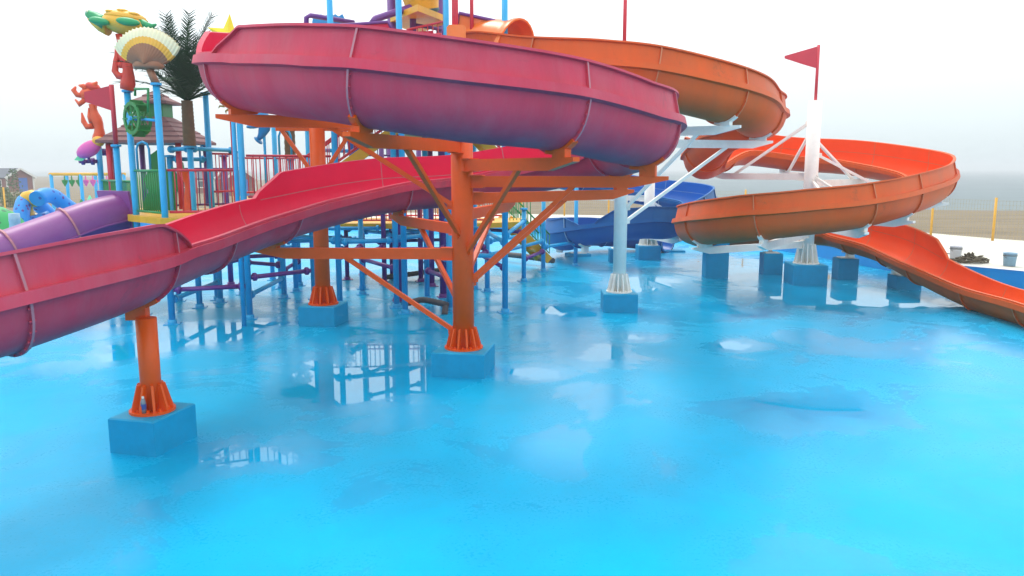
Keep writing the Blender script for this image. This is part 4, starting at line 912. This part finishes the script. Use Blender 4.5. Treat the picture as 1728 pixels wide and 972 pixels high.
# parrot fish on the pipe
pf = A(150, 252, 20.4); ff = thing("fish_figure", (pf.x, pf.y, pf.z), "pink fish figure with yellow head and mint green tail on a purple pipe", "fish figure")
g = MB(); ell(g, pf, (0.36, 0.16, 0.2), RY(-28), 14, 8); g.build("body", "fish_pink", ff)
g = MB(); ell(g, pf + Vector((0.26, 0, 0.2)), (0.16, 0.13, 0.14), None, 12, 8); g.build("head", "turtle_yellow", ff)
g = MB(); g.plate([A(141, 254, 20.4), A(150, 262, 20.4), A(138, 272, 20.4), A(126, 270, 20.4)], 0.06, (0, 1, 0)); g.build("tail", "mint", ff)
g = MB(); g.tube([pf, A(150, 272, 20.4)], 0.035, 8); g.build("stub", P_, ff)
# star and sun behind the upper bend
st = A(386, 62, 17.0); so = thing("star_figure", (st.x, st.y, st.z), "yellow star figure peeping over the upper pink bend", "star figure")
g = MB(); c0 = st; vs = [c0 + Vector((0, -0.1, 0)), c0 + Vector((0, 0.1, 0))]
for k in range(10): th = math.pi / 2 - 0.1 + math.pi * k / 5; rr = 0.48 if k % 2 == 0 else 0.2; vs.append(c0 + Vector((rr * math.cos(th), 0, rr * math.sin(th))))
g.add(vs, [(0, 2 + k, 2 + (k + 1) % 10) for k in range(10)] + [(1, 2 + (k + 1) % 10, 2 + k) for k in range(10)]); g.build("star", "sun_yellow", so)
g = MB(); g.tube([st - Vector((0, 0, 0.1)), (st.x, st.y, 0)], 0.05, 8); g.build("pole", "steel_blue", so)
su = A(388, 168, 20.4); sn = thing("sun_figure", (su.x, su.y, su.z), "dull gold sun figure with wavy rays under the upper pink bend", "sun figure")
g = MB(); g.lathe(su, [(0.0, -0.06), (0.16, -0.05), (0.2, 0), (0.16, 0.05), (0, 0.06)], 18, 0, RX(90)); g.build("disc", "gold_dull", sn)
for k in range(10):
    th = 2 * math.pi * k / 10; d = Vector((math.cos(th), 0, math.sin(th))); e = Vector((-math.sin(th), 0, math.cos(th))); g = MB()
    g.tube([su + d * 0.16, su + d * 0.24 + e * 0.04, su + d * 0.32 - e * 0.03, su + d * 0.38], [0.045, 0.035, 0.025, 0.008], 6); g.build("ray", "gold_dull", sn)
g = MB(); g.tube([su - Vector((0, 0, 0.15)), (su.x, su.y, 2.4)], 0.035, 8); g.build("pole", "steel_red", sn)
# dolphin
dl = A(436, 206, 19.4); dd = thing("dolphin_figure", (dl.x, dl.y, dl.z), "blue dolphin figure diving on a thin pole under the pink bend", "dolphin figure")
g = MB(); q = [(420, 192), (430, 191), (440, 196), (446, 206), (446, 218), (441, 229), (435, 236)]; g.tube([A(x, y, 19.4) for x, y in q], [0.04, 0.15, 0.2, 0.19, 0.14, 0.09, 0.04], 12); g.build("body", "dolphin_blue", dd)
g = MB(); ell(g, A(428, 213, 19.3), (0.19, 0.1, 0.06), RY(-6), 10, 6); g.build("fin", "dolphin_blue", dd)
g = MB(); ell(g, A(436, 237, 19.4), (0.12, 0.2, 0.04), RY(50), 10, 6); g.build("tail_fluke", "dolphin_blue", dd)
g = MB(); g.tube([A(445, 212, 19.4), (A(445, 212, 19.4).x, 19.4, 2.8)], 0.035, 8); g.build("pole", "steel_blue", dd)
# artificial palm trees
def palm(name, P, zb, zt, nf, L, label, rad=0.15, seed=3, upright=1.0):
    rnd = random.Random(seed); t = thing(name, (P.x, P.y, zb), label, "palm tree"); g = MB(); n = 12
    pts = []; rs = []
    for k in range(n * 2): f = k / (2 * n - 1); pts.append((P.x, P.y, zb + (zt - zb) * f)); rs.append(rad * (1.0 - 0.12 * f) * (1.04 if k % 2 else 0.97))
    g.tube(pts, rs, 14); g.build("trunk", "bark", t)
    c = Vector((P.x, P.y, zt))
    for k in range(nf):
        az = 2 * math.pi * (k * 0.381966) + rnd.uniform(-0.2, 0.2); el = R(18 + 62 * ((k + 0.5) / nf) ** 0.75) * upright; ln = L * rnd.uniform(0.82, 1.08)
        h = Vector((math.cos(az), math.sin(az), 0)); p = c.copy(); d = (h * math.cos(el) + Vector((0, 0, math.sin(el)))).normalized(); m = 20; rach = [p.copy()]
        for j in range(m): d = (d + Vector((0, 0, -0.02 - 0.045 * (j / m) ))).normalized(); p = p + d * ln / m; rach.append(p.copy())
        g = MB(); g.tube(rach, [0.026 * (1 - 0.85 * j / m) for j in range(m + 1)], 5, cap=False); side = h.cross(Vector((0, 0, 1))).normalized()
        for j in range(2, m + 1):
            f = j / m; ll = ln * 0.24 * math.sin(min(1, f * 1.15 + 0.12) * math.pi * 0.86) + 0.06
            for q in (0, 0.5):
                if j == m and q: continue
                b = rach[j].lerp(rach[min(j + 1, m)], q); tdir = (rach[min(j + 1, m)] - rach[j - 1]).normalized()
                for s in (-1, 1):
                    e = (side * s * 0.75 + tdir * 0.75 + Vector((0, 0, rnd.uniform(-0.25, 0.2)))).normalized() * ll * rnd.uniform(0.85, 1.1); w = tdir * 0.017
                    g.add([b - w, b + w, b + e * 0.55 + w * 0.8 - Vector((0, 0, 0.005)), b + e - Vector((0, 0, 0.05 * ll)), b + e * 0.55 - w * 0.8], [(0, 1, 2, 4), (4, 2, 3)])
        g.build("frond", "frond_green", t)
    return t
palm("palm_tree", Pf, ztop(246, 19.4), ztop(170, 19.4), 34, 2.05, "artificial palm tree with dark green fronds on a blue post", seed=5, upright=1.06)
g = MB(); pq = pp(489, 240, 22.0); stump = MB(); n = 14
stump.tube([(pq.x, pq.y, ztop(268, 22.0) + (ztop(190, 22.0) - ztop(268, 22.0)) * k / n) for k in range(n + 1)], [0.15 * (1.04 if k % 2 else 0.97) for k in range(n + 1)], 14)
stump.build("bark_sleeve", "bark", PS); post(pq, ztop(268, 22.0))

# ================================================================ FAR LEFT PLAY PIECES
def spots(name, base, a, b, scale):
    m = mat(name, base, 0.4, 0.05, 3); n = m.node_tree.nodes; l = m.node_tree.links; b_ = n["Principled BSDF"]
    tc = n.new("ShaderNodeTexCoord"); v = n.new("ShaderNodeTexVoronoi"); v.inputs["Scale"].default_value = scale; v.inputs["Randomness"].default_value = 0.75; l.new(tc.outputs["Object"], v.inputs["Vector"])
    lt = n.new("ShaderNodeMath"); lt.operation = 'LESS_THAN'; lt.inputs[1].default_value = 0.26; l.new(v.outputs["Distance"], lt.inputs[0])
    sp = n.new("ShaderNodeSeparateColor"); l.new(v.outputs["Color"], sp.inputs[0]); gt = n.new("ShaderNodeMath"); gt.operation = 'GREATER_THAN'; gt.inputs[1].default_value = 0.7; l.new(sp.outputs[0], gt.inputs[0])
    c1 = n.new("ShaderNodeMixRGB"); l.new(gt.outputs[0], c1.inputs[0]); c1.inputs[1].default_value = (*a, 1); c1.inputs[2].default_value = (*b, 1)
    c2 = n.new("ShaderNodeMixRGB"); l.new(lt.outputs[0], c2.inputs[0]); c2.inputs[1].default_value = (*base, 1); l.new(c1.outputs[0], c2.inputs[2]); l.new(c2.outputs[0], b_.inputs["Base Color"]); return m
spots("spotted_blue", srgb(6, 136, 215), srgb(4, 70, 170), srgb(96, 36, 130), 4.6); spots("spotted_green", srgb(24, 160, 80), srgb(10, 110, 60), srgb(16, 90, 60), 2.6)
YO = 27.0; oc = A(80, 392, YO); octo = thing("octopus_slide", (oc.x, oc.y, 0), "blue spotted tentacle slide with orange chutes near the purple tube", "slide")
for pts_, r_ in (([(38, 400), (36, 365), (40, 342), (52, 336), (66, 346), (84, 362), (104, 372), (128, 384)], 0.26), ([(62, 336), (74, 330), (90, 331), (108, 344), (124, 356), (138, 372)], 0.27), ([(-10, 386), (30, 380), (60, 374), (84, 366)], 0.24)):
    smp, L = catmull([list(A(x, y, YO + 0.4 * k)) for k, (x, y) in enumerate(pts_)], 0.15); g = MB(); g.tube(smp, r_, 14); g.build("tentacle", "spotted_blue", octo)
g = MB(); smp, L = catmull([list(A(x, y, YO + 0.9)) for x, y in ((66, 340), (52, 332), (42, 342), (44, 362), (52, 372))], 0.15); g.tube(smp, 0.26, 12); g.build("chute", "turtle_yellow", octo)
dc = A(-8, 392, 25.5); g = MB(); ell(g, (dc.x, dc.y, 0.3), (1.25, 1.25, 2.0), None, 24, 14); do = g.build("spotted_dome", "spotted_green", None, (dc.x, dc.y, 0)); tag(do, "green dome with dark spots beside the blue tentacle slide", "dome")
bx = A(25, 375, 22); g = MB(); g.tube([(bx.x, bx.y, 0), (bx.x, bx.y, 1.9)], 0.05, 8); so_ = thing("splash_drum", (bx.x, bx.y, 0), "pale blue splash drum on a pole in front of the green dome", "splash drum"); g.build("pole", "steel_blue", so_)
g = MB(); g.lathe((bx.x, bx.y, 1.75), [(0.0, 0), (0.14, 0), (0.15, 0.1), (0.14, 0.2), (0.15, 0.3), (0.14, 0.5), (0.0, 0.5)], 14); g.build("drum", "blue_pale", so_)
# swing frame with hanging bells
YM = 46.0; f0 = A(86, 294, YM); f1 = A(186, 294, YM); fr_ = thing("cone_swing_gym", (f0.x, YM, 0.5), "blue post frame with yellow top bar and hanging green and pink cones", "play frame")
z1 = f0.z
for x in (f0.x, (f0.x + f1.x) / 2, f1.x):
    for dy in (0, 1.6): g = MB(); g.tube([(x, YM + dy, 0.45), (x, YM + dy, z1)], 0.10, 10); g.build("post", "steel_blue", fr_)
for dy in (0, 1.6): g = MB(); g.tube([(f0.x - 0.1, YM + dy, z1), (f1.x + 0.1, YM + dy, z1)], 0.09, 10); g.build("top_bar", "steel_yellow", fr_)
for k in range(8):
    x = f0.x + 0.55 + k * 0.42; g = MB(); g.lathe((x, YM + 0.4, z1 - 0.35), [(0.02, 0.3), (0.05, 0.02), (0.17, 0.0), (0.15, -0.12), (0.02, -0.38)], 10); g.build("hanging_cone", "panel_green" if k < 3 else "fish_pink", fr_)
ga = A(148, 330, 40); gr = thing("cluster_toy", (ga.x, ga.y, 0.5), "small green and mint spray toy standing below the hanging cones", "spray toy")
for dx, m, h in ((-0.35, "panel_green", 1.5), (0.1, "mint", 1.7), (0.45, "mint", 1.0)):
    g = MB(); g.lathe((ga.x + dx, ga.y, 0.45), [(0.24, 0), (0.2, h * 0.4), (0.27, h * 0.6), (0.16, h * 0.8), (0.03, h)], 12); g.build("body", m, gr)
for s in (-1, 1): g = MB(); g.tube([(ga.x - 0.9 + s * 0.25, ga.y, 0.45), (ga.x - 0.75, ga.y, 1.6)], 0.05, 8); g.build("leg", "steel_blue", gr)

# cabins
mat("cabin_wall", srgb(132, 82, 82), 0.8, 0.1, 2); mat("cabin_roof", srgb(84, 88, 100), 0.8, 0.1, 2); mat("trim_white", srgb(222, 222, 218), 0.6, 0.05, 2); mat("cabin_glass", srgb(70, 84, 92), 0.15, 0.1, 1); mat("cabin_grey", srgb(150, 140, 132), 0.8, 0.1, 2)
def cabin(px, py, Y, wid, dep, h, rh, rz, label, ridge_x=False, door=True):
    p = gnd(px, py, 0.3); p = A(px, py, Y); b = Vector((p.x, Y, 0.25)); t = thing("beach_cabin", b, label, "cabin"); Q = RZ3(rz); P = lambda x, y, z: b + Q @ Vector((x, y, z))
    w, d = wid / 2, dep / 2
    g = MB(); g.add([P(-w, -d, 0), P(w, -d, 0), P(w, d, 0), P(-w, d, 0), P(-w, -d, h), P(w, -d, h), P(w, d, h), P(-w, d, h), P(0, -d, h + rh), P(0, d, h + rh)], [(0, 1, 5, 8, 4), (1, 2, 6, 5), (2, 3, 7, 9, 6), (3, 0, 4, 7)]); g.build("wall", "cabin_wall", t)
    for s in (-1, 1):
        o_ = 0.35; sl = rh / w; g = MB(); g.plate([P(s * (w + o_), -d - o_, h - o_ * sl), P(0, -d - o_, h + rh), P(0, d + o_, h + rh), P(s * (w + o_), d + o_, h - o_ * sl)], 0.14, Q @ Vector((s * rh, 0, w))); rf = g.build("roof", "cabin_roof", t)
        g = MB(); g.bar(P(s * (w + o_), -d - o_ - 0.02, h - o_ * sl), P(0, -d - o_ - 0.02, h + rh), 0.06, 0.26); g.build("barge_board", "trim_white", rf)
        g = MB(); g.box(P(s * w, -d - 0.02, h / 2), (0.2, 0.12, h), M=Q); g.build("corner_board", "trim_white", t)
    if door: g = MB(); g.box(P(0.2 * w, -d - 0.03, 1.0), (1.1, 0.08, 2.0), M=Q); g.build("door", "panel_blue", t)
    for y in (-0.45 * d, 0.3 * d):
        for s in (-1, 1):
            g = MB(); g.box(P(s * (w + 0.02), y, h * 0.58), (0.08, 1.1, 1.0), M=Q); f = g.build("window", "trim_white", t); g = MB(); g.box(P(s * (w + 0.06), y, h * 0.58), (0.04, 0.85, 0.75), M=Q); g.build("pane", "cabin_glass", f)
    return t
cabin(14, 318, 112, 3.4, 8.0, 2.2, 1.1, 55, "brown cabin with grey gable roof and blue door beside the cone frame")
cabin(402, 318, 96, 3.2, 7.0, 2.2, 1.2, 25, "brown cabin with white barge boards seen through the red railings")
cabin(336, 318, 104, 3.2, 7.0, 2.2, 1.1, 75, "long brown cabin seen side-on behind the play deck", door=False)
cabin(-90, 318, 112, 3.4, 8.0, 2.2, 1.1, 55, "brown cabin at the far end of the cabin row", door=False)
# shrubs by the cabin
mat("shrub_green", srgb(84, 108, 78), 0.7, 0.3, 3)
def shrub(x, y, z, h, r_, label, seed):
    rnd = random.Random(seed); t = thing("shrub", (x, y, z), label, "shrub", "shrubs by the cabins"); g = MB(); g.tube([(x, y, z), (x, y, z + h * 0.8)], [0.05, 0.015], 6); g.build("stem", "bark", t); g = MB()
    for k in range(170):
        a, q, zz = rnd.uniform(0, 6.28), rnd.random() ** 0.6, rnd.uniform(0.15, 1.0); rr = r_ * q * (1.1 - zz * 0.8); c = Vector((x + rr * math.cos(a), y + rr * math.sin(a), z + h * zz)); s = 0.14
        d1 = Vector((rnd.uniform(-1, 1), rnd.uniform(-1, 1), rnd.uniform(-0.6, 1))).normalized() * s; d2 = d1.cross(Vector((rnd.uniform(-1, 1), rnd.uniform(-1, 1), 0.3))).normalized() * s * 0.6
        g.add([c - d1, c + d2, c + d1, c - d2], [(0, 1, 2, 3)])
    g.build("foliage", "shrub_green", t)
for k, (px, Y, h) in enumerate([(23, 74, 3.2), (6, 66, 1.6), (14, 62, 1.2), (34, 64, 1.3), (-6, 70, 2.0), (44, 68, 1.0)]):
    p = A(px, 320, Y); shrub(p.x, Y, 0.28, h, 0.5 + 0.2 * h, "tall young shrub standing before the gable of the blue door cabin" if k == 0 else "low green shrub growing in front of the brown cabins", k)

# ================================================================ FENCE, DECK CLUTTER
mat("fence_yellow", srgb(214, 160, 46), 0.5, 0.1, 3); mat("wire", srgb(170, 150, 90), 0.6, 0.1, 3); mat("pail", srgb(205, 210, 222), 0.45, 0.12, 6, srgb(120, 130, 150), 0.5); mat("pail_blue", srgb(140, 178, 205), 0.45, 0.12, 6); mat("rope_brown", srgb(92, 84, 66), 0.9, 0.3, 12); mat("steel_grey", srgb(90, 92, 92), 0.5, 0.1, 4)
fpts = smooth_line(FENCE, 10); fpts = resample(fpts, 1 + int(sum((fpts[i + 1] - fpts[i]).length for i in range(len(fpts) - 1)) / 2.9))
fence = thing("mesh_fence", (fpts[0].x, fpts[0].y, 0.45), "yellow post and wire mesh fence along the back of the deck", "fence")
for p in fpts:
    o = inst("post", unit_cyl("fence_yellow", 0.055, 1.85), fence, (p.x, p.y, 0.45))
for a, b in zip(fpts, fpts[1:]):
    g = MB(); A0 = Vector((a.x, a.y, 0)); B0 = Vector((b.x, b.y, 0))
    for k in range(10): z = 0.55 + k * 0.18; g.bar(A0 + Vector((0, 0, z)), B0 + Vector((0, 0, z)), 0.006, 0.006)
    for k in range(1, 22): q = A0.lerp(B0, k / 22); g.bar(q + Vector((0, 0, 0.55)), q + Vector((0, 0, 2.17)), 0.006, 0.006)
    g.build("mesh_panel", "wire", fence)
def pail(px, py, label, m="pail"):
    p = gnd(px, py, WALL); t = thing("paint_pail", (p.x, p.y, WALL), label, "pail"); h = 0.40
    g = MB(); g.lathe((p.x, p.y, WALL), [(0.0, 0.01), (0.165, 0.01), (0.19, h), (0.20, h), (0.20, h + 0.015), (0.175, h + 0.015), (0.15, 0.04), (0, 0.04)], 20); g.build("pail_body", m, t)
    g = MB(); g.lathe((p.x, p.y, WALL), [(0.196, h * 0.8), (0.205, h * 0.83), (0.196, h * 0.86)], 20); g.build("hoop", "steel_grey", t)
    g = MB(); g.tube([(p.x - 0.2 * math.cos(a), p.y - 0.14 * math.sin(a), WALL + h * 0.83 - 0.12 * math.sin(a)) for a in [math.pi * k / 8 for k in range(9)]], 0.006, 5); g.build("handle", "steel_grey", t)
pail(1612, 436, "pale grey paint pail on the deck beside the shovel"); pail(1703, 449, "bluish paint pail on the deck near the rope heap", "pail_blue")
hp = gnd(1636, 443, WALL); g = MB(); rnd = random.Random(4)
for k in range(34):
    a0 = rnd.uniform(0, 6.28); r0 = rnd.uniform(0.05, 0.55); z = WALL + 0.03 + 0.30 * max(0, 1 - (r0 / 0.6) ** 1.5) * rnd.uniform(0.3, 1); pts_ = []
    for j in range(8): a = a0 + j * 0.35; rr = r0 * (1 + 0.15 * math.sin(j * 2 + k)); pts_.append((hp.x + rr * math.cos(a) * 1.0, hp.y + rr * math.sin(a) * 0.7, max(WALL + 0.02, z + 0.04 * math.sin(j * 1.7 + k))))
    g.tube(pts_, 0.022, 6)
tag(g.build("rope_heap", "rope_brown", None, (hp.x, hp.y, WALL)), "tangled brown heap of rope on the pale deck between the pails", "rope")
s0 = gnd(1582, 426, WALL); s1 = gnd(1628, 434, WALL); sv = thing("shovel", (s0.x, s0.y, WALL), "shovel lying on the pale deck beside the rope heap", "shovel")
g = MB(); g.tube([s0 + Vector((0, 0, 0.03)), s1 + Vector((0, 0, 0.03))], 0.018, 6); g.build("shaft", "steel_grey", sv)
g = MB(); d = (s1 - s0).normalized(); n_ = Vector((-d.y, d.x, 0)); g.plate([s0 + Vector((0, 0, 0.05)) + d * a + n_ * b for a, b in ((0.05, -0.12), (-0.25, -0.12), (-0.38, 0), (-0.25, 0.12), (0.05, 0.12))], 0.012, (0, 0, 1)); g.build("blade", "steel_grey", sv)
# grey flexible pipes lying on the floor
G = lambda px, py, z: gnd(px, py, z)
def fpipe(pts_, r_, label):
    smp, L = catmull([list(p) for p in pts_], 0.06); g = MB(); g.tube(smp, [r_ * (1.06 if k % 2 else 0.96) for k in range(len(smp))], 10); return tag(g.build("drain_pipe", "rust_pipe", None, (smp[0][0], smp[0][1], 0)), label, "pipe")
fpipe([G(688, 512, 0.12), G(712, 506, 0.2), G(740, 511, 0.2), G(752, 514, 0.2), G(752, 516, 0.16), G(750, 532, -0.02)], 0.075, "dark grey bent pipe on the wet floor behind the tall orange mast")
fpipe([G(650, 468, 0.1), G(690, 463, 0.15), G(725, 458, 0.2), G(745, 455, 0.2)], 0.08, "dark grey pipe lying beneath the middle of the play structure")
fpipe([G(836, 428, 0.25), G(880, 432, 0.3), G(934, 440, 0.25)], 0.10, "long dark grey pipe by the wide pier of the blue slide")
# bottle left on the column base
bp_ = Vector((pA.x, pA.y, hA + 0.03)) + Vector((-0.015, -0.20, 0)); mat("bottle_plastic", srgb(190, 205, 215), 0.12, 0.05, 3); mat("bottle_label", srgb(60, 80, 150), 0.4, 0.1, 3)
MATS["bottle_plastic"].node_tree.nodes["Principled BSDF"].inputs["Transmission Weight"].default_value = 0.6
bt = thing("plastic_bottle", bp_, "small clear plastic bottle with blue label on an orange column base", "bottle")
g = MB(); g.lathe(bp_, [(0, 0), (0.032, 0), (0.033, 0.13), (0.028, 0.16), (0.013, 0.19), (0.013, 0.20)], 14); g.build("bottle_body", "bottle_plastic", bt)
g = MB(); g.lathe(bp_, [(0.0335, 0.05), (0.034, 0.06), (0.034, 0.11), (0.0335, 0.12)], 14); g.build("label_wrap", "bottle_label", bt)
g = MB(); g.lathe(bp_, [(0.015, 0.19), (0.015, 0.215), (0, 0.216)], 10); g.build("cap", "trim_white", bt)
# ================================================================ SEA HAZE
hz = bpy.data.materials.new("haze_air"); hz.use_nodes = True; hn = hz.node_tree.nodes; hl = hz.node_tree.links
for n in list(hn):
    if n.type == 'BSDF_PRINCIPLED': hn.remove(n)
pv = hn.new("ShaderNodeVolumePrincipled"); pv.inputs["Color"].default_value = (0.93, 0.97, 1.0, 1); pv.inputs["Density"].default_value = 0.0017; pv.inputs["Anisotropy"].default_value = 0.2
hl.new(pv.outputs[0], hn["Material Output"].inputs["Volume"]); MATS["haze_air"] = hz
g = MB(); g.box((0, 5950, 5.3), (17000, 12500, 13.4)); o = g.build("haze", "haze_air"); tag(o, kind="stuff")
